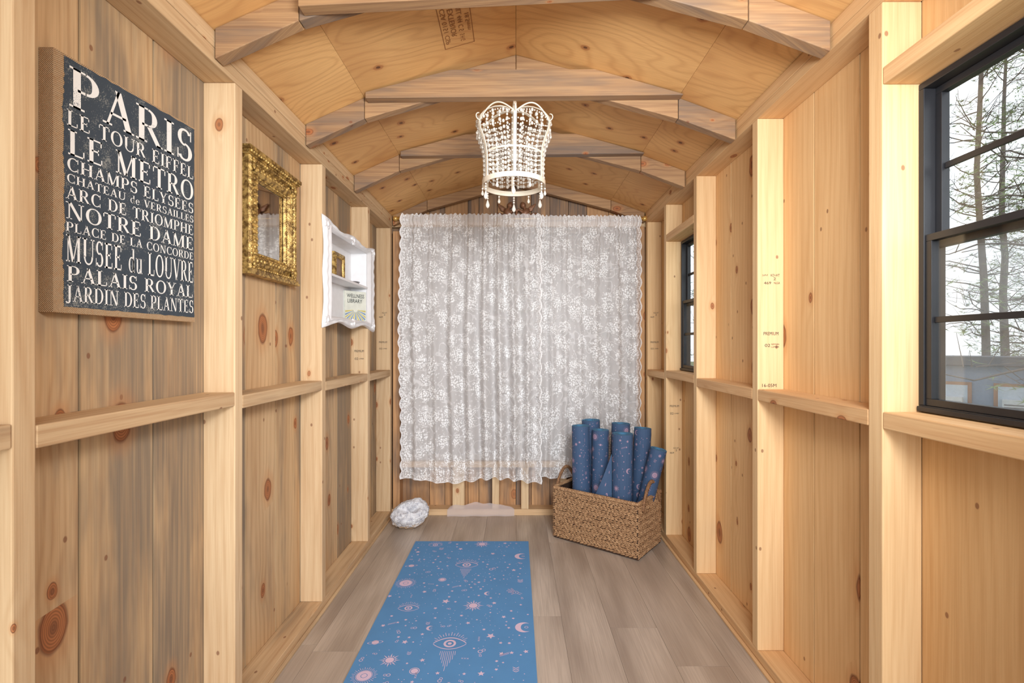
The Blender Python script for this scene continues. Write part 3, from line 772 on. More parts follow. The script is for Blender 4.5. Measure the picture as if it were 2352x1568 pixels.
# ------------------------------------------------------------------ chandelier
CX,CY=-.008,1.80
cd=empty('chandelier',(CX,CY,1.66));tag(cd,'white crown shaped beaded cage chandelier hung from collar tie','chandelier')
M_cream=simple('cream_metal',(236,224,204),.45,var=.04)
N=NT('crystal');b=N.pbr(rgb(234,228,218),.08,0);b.inputs['Alpha'].default_value=.55;M_cry=N.mat
prof=[(.113,1.672),(.112,1.70),(.112,1.73),(.113,1.76),(.117,1.79),(.127,1.82),(.139,1.845),(.143,1.868),(.138,1.89),(.124,1.908),(.104,1.922),(.082,1.934),(.058,1.942),(.034,1.944),(.018,1.940)]
def rad_at(z):
    for k in range(8):
        if prof[k][1]<=z<=prof[k+1][1]:
            t=(z-prof[k][1])/(prof[k+1][1]-prof[k][1]);return prof[k][0]+t*(prof[k+1][0]-prof[k][0])
    return .113
mb=MB();NR=6
def band(mb,pts,wd,th,side):
    n=len(pts);vs=[];fs=[]
    for i,p in enumerate(pts):
        t=(pts[min(i+1,n-1)]-pts[max(i-1,0)]).normalized();nn=t.cross(side).normalized()
        for a,b in ((-1,-1),(1,-1),(1,1),(-1,1)): vs.append(p+side*wd/2*a+nn*th/2*b)
    for i in range(n-1):
        for k in range(4): fs.append((i*4+k,i*4+(k+1)%4,(i+1)*4+(k+1)%4,(i+1)*4+k))
    fs+=[(3,2,1,0),((n-1)*4,(n-1)*4+1,(n-1)*4+2,(n-1)*4+3)]
    mb.add(vs,fs,0,0,False)
angs=[-math.pi/2+.04+k*2*math.pi/NR for k in range(NR)]
for an in angs:
    pts=[Vector((CX+r*math.cos(an),CY+r*math.sin(an),z)) for r,z in prof]
    band(mb,pts,.010,.003,Vector((-math.sin(an),math.cos(an),0)))
    sc=[Vector((CX+(.143+.012*math.sin(t))*math.cos(an),CY+(.143+.012*math.sin(t))*math.sin(an),1.885+.012*math.cos(t))) for t in [x*.5 for x in range(10)]]
    mb.tube(sc,.002,6)
def ring(mb,r,z0,z1,th=.003,n=64):
    for (ra,rb) in ((r,r),(r-th,r-th)):
        mb.grid(lambda u,v:(CX+ra*math.cos(2*math.pi*u),CY+ra*math.sin(2*math.pi*u),z0+(z1-z0)*v),n,1,0,True,closeu=True)
    for z in (z0,z1): mb.grid(lambda u,v:(CX+(r-th*v)*math.cos(2*math.pi*u),CY+(r-th*v)*math.sin(2*math.pi*u),z),n,1,0,False,closeu=True)
ring(mb,.116,1.662,1.680);ring(mb,.112,1.765,1.772)
for k in range(NR):
    a0,a1=angs[k],angs[k]+2*math.pi/NR
    pts=[]
    for i in range(21):
        t=i/20;an=a0+(a1-a0)*t;s=math.sin(math.pi*t)
        r=.141-.010*s;z=1.872+.042*s
        pts.append((CX+r*math.cos(an),CY+r*math.sin(an),z))
    mb.tube(pts,.0028,6)
mb.tube([(CX,CY,1.935),(CX,CY,1.951)],.007,10);mb.ball((CX,CY,1.936),.014,10,8,sc=(1,1,.5))
mb.tube([(CX,CY,1.951),(CX,CY,1.9745)],.0025,8)
o=mb.obj('cage_frame',M_cream);parent(o,cd)
mb=MB();mb.tube([(CX,CY,1.936),(CX,CY,1.86)],.003,8);mb.tube([(CX,CY,1.86),(CX,CY,1.80)],.012,12);o=mb.obj('lamp_socket',M_cream);parent(o,cd)
mb=MB();mb.ball((CX,CY,1.777),.024,14,10,sc=(.8,.8,1.15));o=mb.obj('light_bulb',simple('frosted_bulb',(246,240,228),.3));parent(o,cd)
mb=MB();rb=random.Random(2)
for k in range(NR):
    a0,a1=angs[k],angs[k]+2*math.pi/NR
    for lv in range(11):
        z=1.872-lv*.0165
        for i in range(1,14):
            t=i/14;an=a0+(a1-a0)*t;zz=z-.014*math.sin(math.pi*t)+(.030*math.sin(math.pi*t) if lv==0 else 0)
            if zz<1.69: continue
            r=rad_at(zz)-.003
            big=(i%4==2)
            mb.ball((CX+r*math.cos(an),CY+r*math.sin(an),zz),.0054 if big else .0030,6,4,sc=(1,1,1.2 if big else 1))
    for i in range(1,5):
        an=a0+(a1-a0)*i/5
        z=1.895
        while z>1.69:
            r=rad_at(z)-.012;mb.ball((CX+r*math.cos(an),CY+r*math.sin(an),z),.0042 if int(z*1000)%3 else .006,6,4,sc=(1,1,1.2));z-=.0135
o=mb.obj('bead_strand',M_cry);o['kind']='stuff';parent(o,cd)
for k in range(12):
    an=-math.pi/2+k*2*math.pi/12;r=.114;lg=k%2==0
    x,y=CX+r*math.cos(an),CY+r*math.sin(an)
    mb=MB();z=1.660
    for q in range(3 if lg else 1):
        mb.ball((x,y,z-.005),.004,6,4);z-=.009
    L=.034 if lg else .022
    w=.0078 if lg else .0056
    pr=[(0,0),(.35,.18),(1,.62),(.75,.85),(0,1)]
    mb.grid(lambda u,v:(x+w*pr[int(round(v*4))][0]*math.cos(2*math.pi*u),y+w*pr[int(round(v*4))][0]*math.sin(2*math.pi*u),z-L*pr[int(round(v*4))][1]),8,4,0,False,closeu=True)
    o=mb.obj('crystal_drop',M_cry);parent(o,cd)
cd.location.z-=.012

# ------------------------------------------------------------------ yoga mat patterns
def disc(r,n=14,c=(0,0)): return [[c,(c[0]+r*math.cos(2*math.pi*i/n),c[1]+r*math.sin(2*math.pi*i/n)),(c[0]+r*math.cos(2*math.pi*(i+1)/n),c[1]+r*math.sin(2*math.pi*(i+1)/n))] for i in range(n)]
def annul(r0,r1,n=20,sx=1,sy=1,a0=0,a1=2*math.pi,c=(0,0)):
    out=[]
    for i in range(n):
        p,q=a0+(a1-a0)*i/n,a0+(a1-a0)*(i+1)/n
        out.append([(c[0]+r0*sx*math.cos(p),c[1]+r0*sy*math.sin(p)),(c[0]+r1*sx*math.cos(p),c[1]+r1*sy*math.sin(p)),(c[0]+r1*sx*math.cos(q),c[1]+r1*sy*math.sin(q)),(c[0]+r0*sx*math.cos(q),c[1]+r0*sy*math.sin(q))])
    return out
def star(n=5,k=.45):
    P=[((1 if i%2==0 else k)*math.sin(math.pi*i/n),(1 if i%2==0 else k)*math.cos(math.pi*i/n)) for i in range(2*n)]
    return [[(0,0),P[(i+1)%(2*n)],P[i]] for i in range(2*n)]
def seg(x0,y0,x1,y1,w):
    d=Vector((x1-x0,y1-y0)).normalized();n=Vector((-d.y,d.x))*w/2
    return [[(x0-n.x,y0-n.y),(x1-n.x,y1-n.y),(x1+n.x,y1+n.y),(x0+n.x,y0+n.y)]]
def moon():
    out=[];n=16
    for i in range(n):
        q=[]
        for t in (i/n,(i+1)/n):
            a=math.radians(50)+math.radians(260)*t
            w=.55*math.sin(math.pi*t)
            q.append(((math.cos(a),math.sin(a)),((1-w)*math.cos(a)+w*.2,(1-w)*math.sin(a))))
        out.append([q[0][0],q[1][0],q[1][1],q[0][1]])
    return out+annul(.16,.22,10,c=(.3,0))
def sun():
    out=disc(.40,16)
    for i in range(16):
        a=2*math.pi*i/16;L=1 if i%2==0 else .75
        p=(L*math.cos(a),L*math.sin(a));b=a+.15;c=a-.15
        out.append([p,(.48*math.cos(b),.48*math.sin(b)),(.48*math.cos(c),.48*math.sin(c))])
    return out
def sundisc():
    out=annul(.26,.58,22)+disc(.22,14)+annul(.62,.65,22)
    for i in range(32):
        a=2*math.pi*i/32;out+=seg(.72*math.cos(a),.72*math.sin(a),(.92+.1*(i%2))*math.cos(a),(.92+.1*(i%2))*math.sin(a),.035)
    return out
def eye(lines=True):
    out=[];n=16
    def lid(t,k): return (-1+2*t, k*math.sin(math.pi*t)**.8 if 0<t<1 else 0)
    for k,w in ((.55,.09),(-.5,.06)):
        for i in range(n):
            a,b=lid(i/n,k),lid((i+1)/n,k);s=1 if k>0 else -1
            out.append([a,b,(b[0],b[1]+s*w),(a[0],a[1]+s*w)])
    out+=annul(.24,.38,18,c=(0,.02))+disc(.12,12,(0,.02))
    for i in range(15):
        a=math.radians(15+i*150/14);out+=seg(.85*math.cos(a),.75*math.sin(a)+.08,(1.0+.12*(i%2))*math.cos(a),(1.0+.12*(i%2))*math.sin(a)+.08,.035)
    if lines:
        for i in range(9):
            x=-.44+.11*i;L=[1.1,1.5,1.8,2.1,2.5,2.1,1.8,1.5,1.1][i];out+=seg(x,-.72,x,-L,.028)
    return out
def chev():
    out=[]
    for k in range(3): out+=seg(-.6,.5-k*.5,0,.1-k*.5,.16)+seg(0,.1-k*.5,.6,.5-k*.5,.16)
    return out
def xxx():
    out=[]
    for k in (-1,0,1): out+=seg(-.25,k*.8-.25,.25,k*.8+.25,.12)+seg(-.25,k*.8+.25,.25,k*.8-.25,.12)
    return out
def planet(): return disc(.45,14)+annul(.88,1.0,20,sx=1,sy=.3)
def shoot():
    out=[[(p[0]*.35+.6,p[1]*.35+.3) for p in q] for q in star()]
    for k in range(3): out+=seg(-1,-.5+k*.16,.25,.1+k*.16,.05)
    return out
def hand():
    out=annul(.26,.31,12,c=(0,-.25))+seg(-.14,-.45,-.14,-1,.05)+seg(.14,-.45,.14,-1,.05)+disc(.08,8,(0,-.25))
    for a,L in ((32,.8),(12,1.05),(-8,1.1),(-28,1.0),(75,.6)):
        r=math.radians(a)
        dx,dy=-math.sin(r),math.cos(r);px_,py_=-dy*.06,dx*.06
        out+=seg(dx*.28+px_,-.25+dy*.28+py_,dx*L+px_,-.25+dy*L+py_,.035)+seg(dx*.28-px_,-.25+dy*.28-py_,dx*L-px_,-.25+dy*L-py_,.035)+seg(dx*L+px_,-.25+dy*L+py_,dx*L-px_,-.25+dy*L-py_,.035)
    return out
MAKE={'eye':eye,'eye2':lambda:eye(False),'sun':sun,'sd':sundisc,'moon':moon,'star':star,'star6':lambda:star(8,.5),'chev':chev,'xxx':xxx,'planet':planet,'shoot':shoot,'hand':hand,'ring':lambda:annul(.7,1,10)+annul(.55,.8,8,c=(1.3,.9)),'dot':lambda:disc(1,8),'cat':lambda:disc(.7,12)+annul(.85,1,14)}
def put(mb,kind,cx,cy,s,rot,mapf,mat=1,flipx=False):
    c,sn=math.cos(rot),math.sin(rot)
    for q in MAKE[kind]():
        pts=[]
        for (x,y) in q:
            if flipx:x=-x
            pts.append(mapf(cx+s*(x*c-y*sn),cy+s*(x*sn+y*c)))
        mb.add(pts,[tuple(range(len(pts)))],mat)
def matmat(name,c):
    N=NT(name);P=N.n('ShaderNodeTexCoord').outputs['Object']
    sp=N.n('ShaderNodeSeparateXYZ',{0:P})
    w=N.m('MULTIPLY',N.m('SINE',N.m('MULTIPLY',sp.outputs[0],1200.0)),N.m('SINE',N.m('MULTIPLY',N.m('ADD',sp.outputs[1],sp.outputs[2]),1200.0)))
    n=N.noise(P,scale=8,detail=2)
    col=N.mix(n,rgb(*c),rgb(*[int(v*.92) for v in c]))
    N.pbr(col,.75,0,N.bump(w,.25,.0008));return N.mat
M_blue=matmat('blue_yoga_mat',(92,152,208));M_pink=matmat('pink_print',(232,206,230));M_dblue=matmat('slate_blue_mat',(62,88,122));M_inner=matmat('bright_blue_underside',(76,134,172));M_pink2=matmat('dusty_pink_print',(170,142,164))
mb=MB()
MX0,MX1,MY0,MY1=-.545,.068,.945,2.675
mb.box(MX0,MX1,MY0,MY1,.0005,.006,0)
def fpx(x,y):
    Y=1209.1/(y-793);return ((x-1185)*Y/F,Y)
items=[]
def it(kind,x,y,wpx,rot=0,fl=False):
    X,Y=fpx(x,y);items.append((kind,X,Y,wpx*Y/F/2,rot,fl))
it('eye',1072,1300,52);it('eye',1033,1482,76);it('eye2',938,1400,48);it('sun',1087,1394,50);it('sun',1107,1252,38);it('sd',932,1342,48);it('sd',836,1556,60);it('eye2',1000,1254,32)
it('moon',1197,1280,30);it('moon',1203,1444,40);it('moon',988,1446,18);it('moon',1120,1366,16);it('hand',1180,1362,42,1.0);it('planet',945,1302,28,.2);it('planet',862,1479,36,.2)
it('chev',1014,1262,16);it('chev',1195,1336,20);it('chev',983,1434,15);it('chev',940,1503,16);it('chev',1185,1540,24);it('xxx',1113,1336,12);it('xxx',990,1344,12,1.5);it('xxx',1100,1471,16);it('xxx',1068,1516,16,1.5);it('xxx',945,1372,12);it('xxx',955,1555,18)
it('cat',1016,1334,18);it('cat',952,1545,24);it('ring',1103,1500,12);it('ring',1128,1310,10);it('shoot',1165,1506,34);it('shoot',905,1435,26);it('shoot',1050,1350,22);it('sun',895,1520,50)
for x,y,s in ((1058,1263,12),(1132,1274,12),(1160,1250,10),(1024,1384,20),(1127,1464,22),(930,1478,16),(1105,1551,18),(1075,1434,12),(1060,1417,10),(1157,1420,12),(1152,1505,14),(960,1270,12),(975,1362,12),(1208,1500,14),(895,1372,12),(1000,1400,10),(1180,1312,12),(1135,1388,12),(970,1520,14),(1150,1480,10),(880,1440,12),(1005,1550,12),(1100,1340,9),(970,1460,10),(1050,1252,8)):
    it('star',x,y,s,random.random())
rr=random.Random(4)
for Yk in (1.40,1.12):
    for k,xx in (('eye',-.3),('moon',-.02),('sd',-.47),('sun',-.16)): items.append((k,xx+rr.uniform(-.03,.03),Yk+rr.uniform(-.1,.1),.05,0,False))
for t in range(1200):
    X=rr.uniform(MX0+.02,MX1-.02);Y=rr.uniform(MY0+.02,MY1-.02);s=rr.choice([.004,.0055,.0025,.002,.002])
    ok=True
    for (k,a,b,ss,_,_) in items:
        dy=b-Y
        if math.hypot(a-X,b-Y)<ss*1.25+s*1.3+.006 or (k=='eye' and abs(a-X)<ss*.6 and 0<dy<ss*2.8): ok=False;break
    if ok: items.append((rr.choice(['star','star6','star','ring']) if s>.0035 else 'dot',X,Y,s*(1.3 if s>.0035 else .8),rr.random()*3,False))
def mclip(x,y): return (min(max(x,MX0+.001),MX1-.001),min(max(y,MY0+.001),MY1-.001),.0066)
for (k,X,Y,s,r,fl) in items: put(mb,k,X,Y,s,r,mclip,1,fl)
ym=mb.obj('yoga_mat',[M_blue,M_pink]);tag(ym,'blue yoga mat unrolled on floor with pink celestial print','yoga mat',None,None)

# ------------------------------------------------------------------ rolled mats
def roll_mesh(R,seed,H=.605,turns=4.5,pitch=.0072):
    th=.0052;mb=MB();r0=max(.008,R-turns*pitch);n=int(turns*26);rs=random.Random(seed)
    def sp(t,w):
        a=t*turns*2*math.pi;r=r0+(R-th-r0)*t+w*th
        return (r*math.cos(a),r*math.sin(a))
    vs=[];fs=[];ms=[]
    for i in range(n+1):
        t=i/n
        for w in (0,1):
            x,y=sp(t,w)
            for z in (0,H): vs.append((x,y,z))
    for i in range(n):
        a=i*4;b=a+4
        mb_f=[((a,a+1,b+1,b),1),((a+2,b+2,b+3,a+3),0),((a+1,a+3,b+3,b+1),1),((a,b,b+2,a+2),1)]
        for f,m in mb_f: fs.append(f);ms.append(m)
    fs.append((0,2,3,1));ms.append(1);fs.append((n*4,n*4+1,n*4+3,n*4+2));ms.append(1)
    mb.v+=vs
    for f,m in zip(fs,ms): mb.f.append(f);mb.m.append(m);mb.a.append(0);mb.sm.append(False)
    aend=turns*2*math.pi
    def mp(s,z):
        a=s/R; t=1-((aend-a)%(2*math.pi))/(turns*2*math.pi)
        r=r0+(R-th-r0)*t+th+.0011
        return (r*math.cos(a),r*math.sin(a),z)
    placed=[];C=2*math.pi*R
    for tr in range(420):
        k=rs.choice(['sd','moon','eye2','chev','xxx','planet','sun','star','star','star','cat','ring','dot','dot','shoot']) if tr>4 else rs.choice(['sd','eye2','moon','sun'])
        s={'sd':.024,'moon':.014,'eye2':.022,'chev':.011,'xxx':.008,'planet':.013,'sun':.02,'star':.008,'cat':.008,'ring':.005,'dot':.0022,'shoot':.016}[k]
        if tr>180: k=rs.choice(['star','dot']);s=.0045 if k=='star' else .002
        a=rs.uniform(s,C-s);z=rs.uniform(s+.005,H-s-.005)
        if all(min(abs(a-p[0]),C-abs(a-p[0]))**2+(z-p[1])**2>(s+p[2]+.006)**2 for p in placed) :
            placed.append((a,z,s));put(mb,k,a,z,s,rs.uniform(-.4,.4),mp,2)
    return mb
GRP='rolled yoga mats in the basket'
def rolled(R,X,Y,ztop,seed,rotz,tilt=(0,0),z0=.012,H=None,lab='',turns=4.5,pitch=.0072):
    mb=roll_mesh(R,seed,H or ztop-z0,turns,pitch)
    o=mb.obj('rolled_yoga_mat',[M_dblue,M_inner,M_pink2],recenter=False)
    o.location=(X,Y,z0)
    o.rotation_euler=(Matrix.Rotation(tilt[1],3,'Y')@Matrix.Rotation(tilt[0],3,'X')@Matrix.Rotation(rotz,3,'Z')).to_euler()
    tag(o,lab,'yoga mat',None,GRP);return o
rolled(.053,.362,2.724,.626,1,-2.0,tilt=(0,-.01),lab='rolled slate blue yoga mat with pink sun and stars',turns=3.6,pitch=.010)
rolled(.058,.448,2.838,.640,2,-.5,tilt=(0,-.03),lab='rolled slate blue yoga mat at the rear of basket',turns=3.4,pitch=.012)
rolled(.049,.460,2.732,.602,3,-1.2,tilt=(0,.015),lab='rolled slate blue yoga mat squeezed in the middle')
F_=rolled(.060,.558,2.604,.604,5,-1.0,tilt=(.0,.015),lab='thick rolled slate blue yoga mat at the front corner',turns=4,pitch=.0095)
rolled(.056,.570,2.770,.632,6,-1.8,tilt=(0,.03),lab='rolled slate blue yoga mat at the rear of basket',turns=3.5,pitch=.011)
rolled(.052,.676,2.722,.612,7,-1.4,tilt=(-.02,.045),lab='rolled slate blue yoga mat at the basket end',turns=3.6,pitch=.010)
rolled(.046,.636,2.630,.60,9,-2.2,tilt=(0.08,.22),z0=.02,H=.52,lab='rolled slate blue yoga mat leaning outward over the rim',turns=3.5,pitch=.0095)
mb=MB()
def flap(u,v):
    a=Vector((.500,2.576,.50-.28*v));b=Vector((.385,2.632,.235))
    q=a.lerp(b,u*(1-.15*(1-v)))
    q.y-=.02*math.sin(math.pi*u)
    q.z=a.z*(1-u)+b.z*u if v<1 else a.z*(1-u)+.225*u
    return tuple(q)
mb.grid(lambda u,v:flap(u,v),14,10,0,True)
mb.grid(lambda u,v:tuple(Vector(flap(u,v))+Vector((.002,.005,0))),14,10,1,True)
def fm(x,y):
    q=Vector(flap(x,y));q.y-=.0016;return tuple(q)
for k,a,b,s in (('sd',.62,.62,.11),('star',.3,.4,.05),('moon',.25,.72,.07),('star',.12,.25,.035),('xxx',.42,.8,.05)):
    put(mb,k,a,b,s,.2,fm,2)
o=mb.obj('loose_flap',[M_dblue,M_inner,M_pink2]);parent(o,F_)

# ------------------------------------------------------------------ basket
L0=Vector((.212,2.748,0));E1=Vector((.79,-.613,0)).normalized();E2=Vector((.613,.79,0)).normalized();LW,LD,LH=.50,.285,.285
bk=empty('storage_basket',tuple(L0+E1*LW/2+E2*LD/2));tag(bk,'rectangular woven seagrass basket with looped handles holding yoga mats','basket')
def sg(name,c1,c2):
    N=NT(name);P=N.n('ShaderNodeTexCoord').outputs['Object'];n=N.noise(P,scale=90,detail=3,rough=.7);n2=N.noise(P,scale=9,detail=2)
    col=N.mix(N.ss(n,.3,.7),rgb(*c1),rgb(*c2));col=N.mix(N.m('MULTIPLY',n2,.3),col,rgb(144,104,70));N.pbr(col,.75,0,N.bump(n,.5,.002));return N.mat
M_sg=sg('seagrass',(200,160,118),(130,94,64));M_sgd=simple('basket_inner',(66,44,30),.9);M_sgh=sg('dark_seagrass',(158,116,80),(102,72,50))
mb=MB();rs=random.Random(9)
cor=[L0,L0+E1*LW,L0+E1*LW+E2*LD,L0+E2*LD]
def strand(p,u,n,w,l,rot):
    up=Vector((0,0,1));d=(u*math.cos(rot)+up*math.sin(rot));s=n.cross(d)
    vs=[];fs=[];R=[(-1,.35),(-.55,.9),(0,1.0),(.55,.9),(1,.35)]
    for (t,k) in R:
        for a in range(5):
            an=math.pi*a/4
            vs.append(p+d*l*t+s*w*k*math.cos(an)+n*(w*1.3*k*math.sin(an)*(1-.6*t*t)))
    for i in range(4):
        for a in range(4): fs.append((i*5+a,i*5+a+1,(i+1)*5+a+1,(i+1)*5+a))
    mb.add(vs,fs,0,0,True)
for k in range(4):
    a,b=cor[k],cor[(k+1)%4];u=(b-a).normalized();n=Vector((u.y,-u.x,0));L=(b-a).length
    q=[a-n*.001,b-n*.001,b-n*.012,a-n*.012]
    vs=[p+Vector((0,0,.002)) for p in q]+[p+Vector((0,0,LH-.008)) for p in q]
    mb.add(vs,[(0,1,5,4),(1,2,6,5),(2,3,7,6),(3,0,4,7),(4,5,6,7)],1)
    nc=int(L/.0215);nr=14
    for r in range(nr):
        for c in range(nc):
            z=.010+(LH-.026)*(r+.5)/nr
            off=.5 if r%2 else 0
            p=a+u*(L*(c+.25+off*.9)/nc)+Vector((0,0,z+rs.uniform(-.0015,.0015)))
            if (p-a).dot(u)>L: continue
            bul=.006*math.sin(math.pi*(p-a).dot(u)/L)*math.sin(math.pi*r/nr)
            for q_ in (-.0038,.0038):
                rot=(.32 if (r%2==0) else -.32)+rs.uniform(-.2,.2)
                strand(p+n*(bul+rs.uniform(0,.002))+Vector((0,0,q_*1.2)),u,n,.0045,.0130,rot)
bd=mb.obj('basket_body',[M_sg,M_sgd]);parent(bd,bk)
def rope(mb,path,R,tw,pitch,n=3,closed=False,seg=6):
    pts=[Vector(p) for p in path];N_=len(pts);acc=[0]
    for i in range(1,N_): acc.append(acc[-1]+(pts[i]-pts[i-1]).length)
    for k in range(n):
        out=[]
        for i in range(N_):
            t=(pts[min(i+1,N_-1)]-pts[max(i-1,0)]).normalized();q=Vector((0,0,1)) if abs(t.z)<.8 else Vector((E1.y,-E1.x,0))
            nn=(q-t*q.dot(t)).normalized();bb=t.cross(nn);an=2*math.pi*(k/n+acc[i]/pitch)
            out.append(pts[i]+nn*math.cos(an)*R+bb*math.sin(an)*R)
        mb.tube(out,tw,seg)
mb=MB();rim=[]
for k in range(4):
    a,b=cor[k],cor[(k+1)%4];m=int((b-a).length/.006)
    for i in range(m): rim.append(a.lerp(b,i/m)+Vector((0,0,LH-.006)))
rim.append(rim[0])
rope(mb,rim,.0055,.0062,.034)
o=mb.obj('basket_rim',M_sg);parent(o,bk)
mb=MB();inn=.014
c4=[cor[0]+(E1+E2)*inn,cor[1]+(-E1+E2)*inn,cor[2]+(-E1-E2)*inn,cor[3]+(E1-E2)*inn]
mb.add([c+Vector((0,0,z)) for z in (.001,.010) for c in c4],[(0,3,2,1),(4,5,6,7),(0,1,5,4),(1,2,6,5),(2,3,7,6),(3,0,4,7)])
o=mb.obj('basket_base',M_sgd);parent(o,bk)
for (a,b,sg_) in ((cor[1],cor[2],1),(cor[3],cor[0],-1)):
    mb=MB();path=[]
    for i in range(49):
        t=i/48;s=.12+.76*t
        p=a.lerp(b,s)+E1*sg_*.010+Vector((0,0,LH-.045+.125*math.sin(math.pi*t)**.75 if 0<t<1 else LH-.045))
        path.append(p)
    rope(mb,path,.0050,.0054,.028);o=mb.obj('basket_handle',M_sgh);parent(o,bk)

# ------------------------------------------------------------------ geode
def geode():
    import bmesh
    bm=bmesh.new();bmesh.ops.create_icosphere(bm,subdivisions=6,radius=1)
    ax=Vector((.25,-.70,.66)).normalized()
    t1=ax.orthogonal().normalized();t2=ax.cross(t1)
    me=bpy.data.meshes.new('geode')
    col=[]
    Rt=Matrix.Rotation(-.35,3,'Y')
    for v in bm.verts:
        p=v.co.normalized();c=p.dot(ax)
        n1=noise.fractal(p*1.6,1,2,3)*.12
        ang=math.atan2(p.dot(t2),p.dot(t1));edge=.84+.08*math.sin(2*ang+1)+.03*math.sin(5*ang)
        f=1+n1;cav=0
        if c>edge:
            k=min(1,(c-edge)/(1-edge)*2.0);f=f*(1-.10)-.70*k+abs(noise.noise(p*26))*.12*k;cav=1-.35*k
        elif c>.1:
            cav=.8;f+=abs(noise.noise(p*16))*.06+noise.noise(p*40)*.015
            f*=1-.12*max(0,c-.5)
        else:
            f+=noise.noise(p*7)*.05;cav=.5 if c>-.15 else 0
        q=Rt@Vector((p.x*.115,p.y*.080,p.z*.078))
        v.co=q*f;col.append(cav)
    zm=min(v.co.z for v in bm.verts)
    for v in bm.verts: v.co.z=max(v.co.z,zm+.006)-zm-.006
    bm.to_mesh(me);bm.free()
    at=me.attributes.new('cav','FLOAT','POINT');at.data.foreach_set('value',col)
    me.polygons.foreach_set('use_smooth',[True]*len(me.polygons))
    N=NT('geode_mineral');P=N.n('ShaderNodeTexCoord').outputs['Object']
    c=N.n('ShaderNodeAttribute',attribute_name='cav').outputs['Fac']
    n=N.noise(P,scale=45,detail=4,rough=.7);n2=N.noise(P,scale=230,detail=2)
    w=N.mix(N.ss(n,.4,.7),rgb(240,240,243),rgb(180,180,190));rind=N.mix(n,rgb(206,180,150),rgb(136,106,80))
    mk=N.ss(N.m('ADD',c,N.m('MULTIPLY',N.m('SUBTRACT',n,.5),.9)),.38,.55)
    N.pbr(N.mix(mk,rind,w),.35,0,N.bump(N.m('ADD',n,n2),.7,.007));me.materials.append(N.mat)
    o=bpy.data.objects.new('geode',me);o.location=(-.620,2.90,.0008);COL.objects.link(o)
    tag(o,'white crystal geode with hollow centre resting on floor','geode')
geode()
mb=MB()
def sheet(u,v):
    x=-.43+.42*u;h=.05*max(0,math.sin(math.pi*u))**.5*(.5+.35*noise.noise(Vector((u*6,1,0)))+.25)
    return (x,YB-.004-.025*v*(1-.3*u)+.004*math.sin(u*20),.0406+max(0,h*(1-v)) if v<.5 else .0770*(1-v)+.002)
mb.grid(sheet,30,8,0,True)
N=NT('thin_plastic');df=N.n('ShaderNodeBsdfDiffuse',{'Color':rgb(224,214,214)});tr=N.n('ShaderNodeBsdfTransparent')
mx=N.n('ShaderNodeMixShader',{0:.45,1:tr.outputs[0],2:df.outputs[0]});N.t.links.new(mx.outputs[0],N.out.inputs[0])
o=mb.obj('plastic_sheet',N.mat);tag(o,'scrap of thin white plastic sheet along the end wall plate','plastic sheet')

# ------------------------------------------------------------------ outdoors
mb=MB();mb.grid(lambda u,v:(-30+90*u,-30+90*v,-.9),4,4,0,False)
g=mb.obj('ground',simple('leaf_litter',(132,142,96),.95,var=.15,sc=3));tag(g,'leaf littered forest ground','ground','structure')
M_bark=simple('bark',(124,114,108),.95,var=.12,sc=8);M_leaf=simple('pine_needles',(150,172,112),.8,var=.12,sc=2)
def tree(seed):
    rs=random.Random(seed);mt=MB();mf=MB()
    H=rs.uniform(10,13);R=rs.uniform(.08,.14)
    pts=[];x=y=0
    for i in range(12):
        t=i/11;pts.append((x,y,H*t));x+=rs.uniform(-.07,.07);y+=rs.uniform(-.07,.07)
    mt.tube(pts,[R*(1-.85*i/11) for i in range(12)],8)
    for b in range(90):
        z=rs.uniform(1.2,H-.3);an=rs.uniform(0,6.28);L=rs.uniform(.8,1.9)*(1-.4*z/H);i=min(10,int(z/H*11))
        c=Vector(pts[i]).lerp(Vector(pts[i+1]),z/H*11-i);bp_=[]
        dr=rs.uniform(-.1,.6)
        for k in range(6):
            t=k/5;bp_.append(c+Vector((math.cos(an+.3*t)*L*t,math.sin(an+.3*t)*L*t,dr*L*t+.12*math.sin(t*7+b)*t)))
        mt.tube(bp_,[.016*(1-.8*k/5) for k in range(6)],4,caps=False)
        for s_ in range(5):
            t=rs.uniform(.3,.9);q=c+(bp_[-1]-c)*t;e_=q+Vector((rs.gauss(0,.28),rs.gauss(0,.28),rs.gauss(.1,.22)))
            mt.tube([q,e_],[.006,.002],3,caps=False)
        for tw in range(10):
            t=rs.uniform(.3,1.05);q=c+(bp_[-1]-c)*t+Vector((rs.gauss(0,.18),rs.gauss(0,.18),rs.gauss(0,.14)))
            for nn_ in range(11):
                d=Vector((rs.gauss(0,1),rs.gauss(0,1),rs.gauss(0.2,1))).normalized()*rs.uniform(.06,.13);s=d.orthogonal().normalized()*.005
                mf.add([q-s,q+s,q+d],[(0,1,2)])
    return mt,mf
vari=[]
for k in range(4):
    mt,mf=tree(20+k);t=mt.obj('trunk',M_bark,recenter=False);f=mf.obj('foliage',M_leaf,recenter=False);f['kind']='stuff'
    vari.append((t,f))
pos=[(5.4,4.7),(5.0,9.6),(10.4,11.0),(7.4,14.0),(14.6,14.6),(14.4,10.6),(3.4,14.0),(5.6,1.0),(18.8,17.8),(11.2,4.6),(7.2,18.4),(12.0,18.2),(18.6,13.2),(23,22),(16.5,22.0),(23,17.5)]
first=set()
for i,(x,y) in enumerate(pos):
    t,f=vari[i%4]
    e=empty('pine_tree',(x,y,-.9));e.rotation_euler=(0,0,i*1.7);tag(e,'tall grey barked pine tree with sparse green needles','tree',None,'pines outside the windows')
    if i%4 in first:
        t=t.copy();f=f.copy();COL.objects.link(t);COL.objects.link(f)
    first.add(i%4)
    t.parent=e;f.parent=e
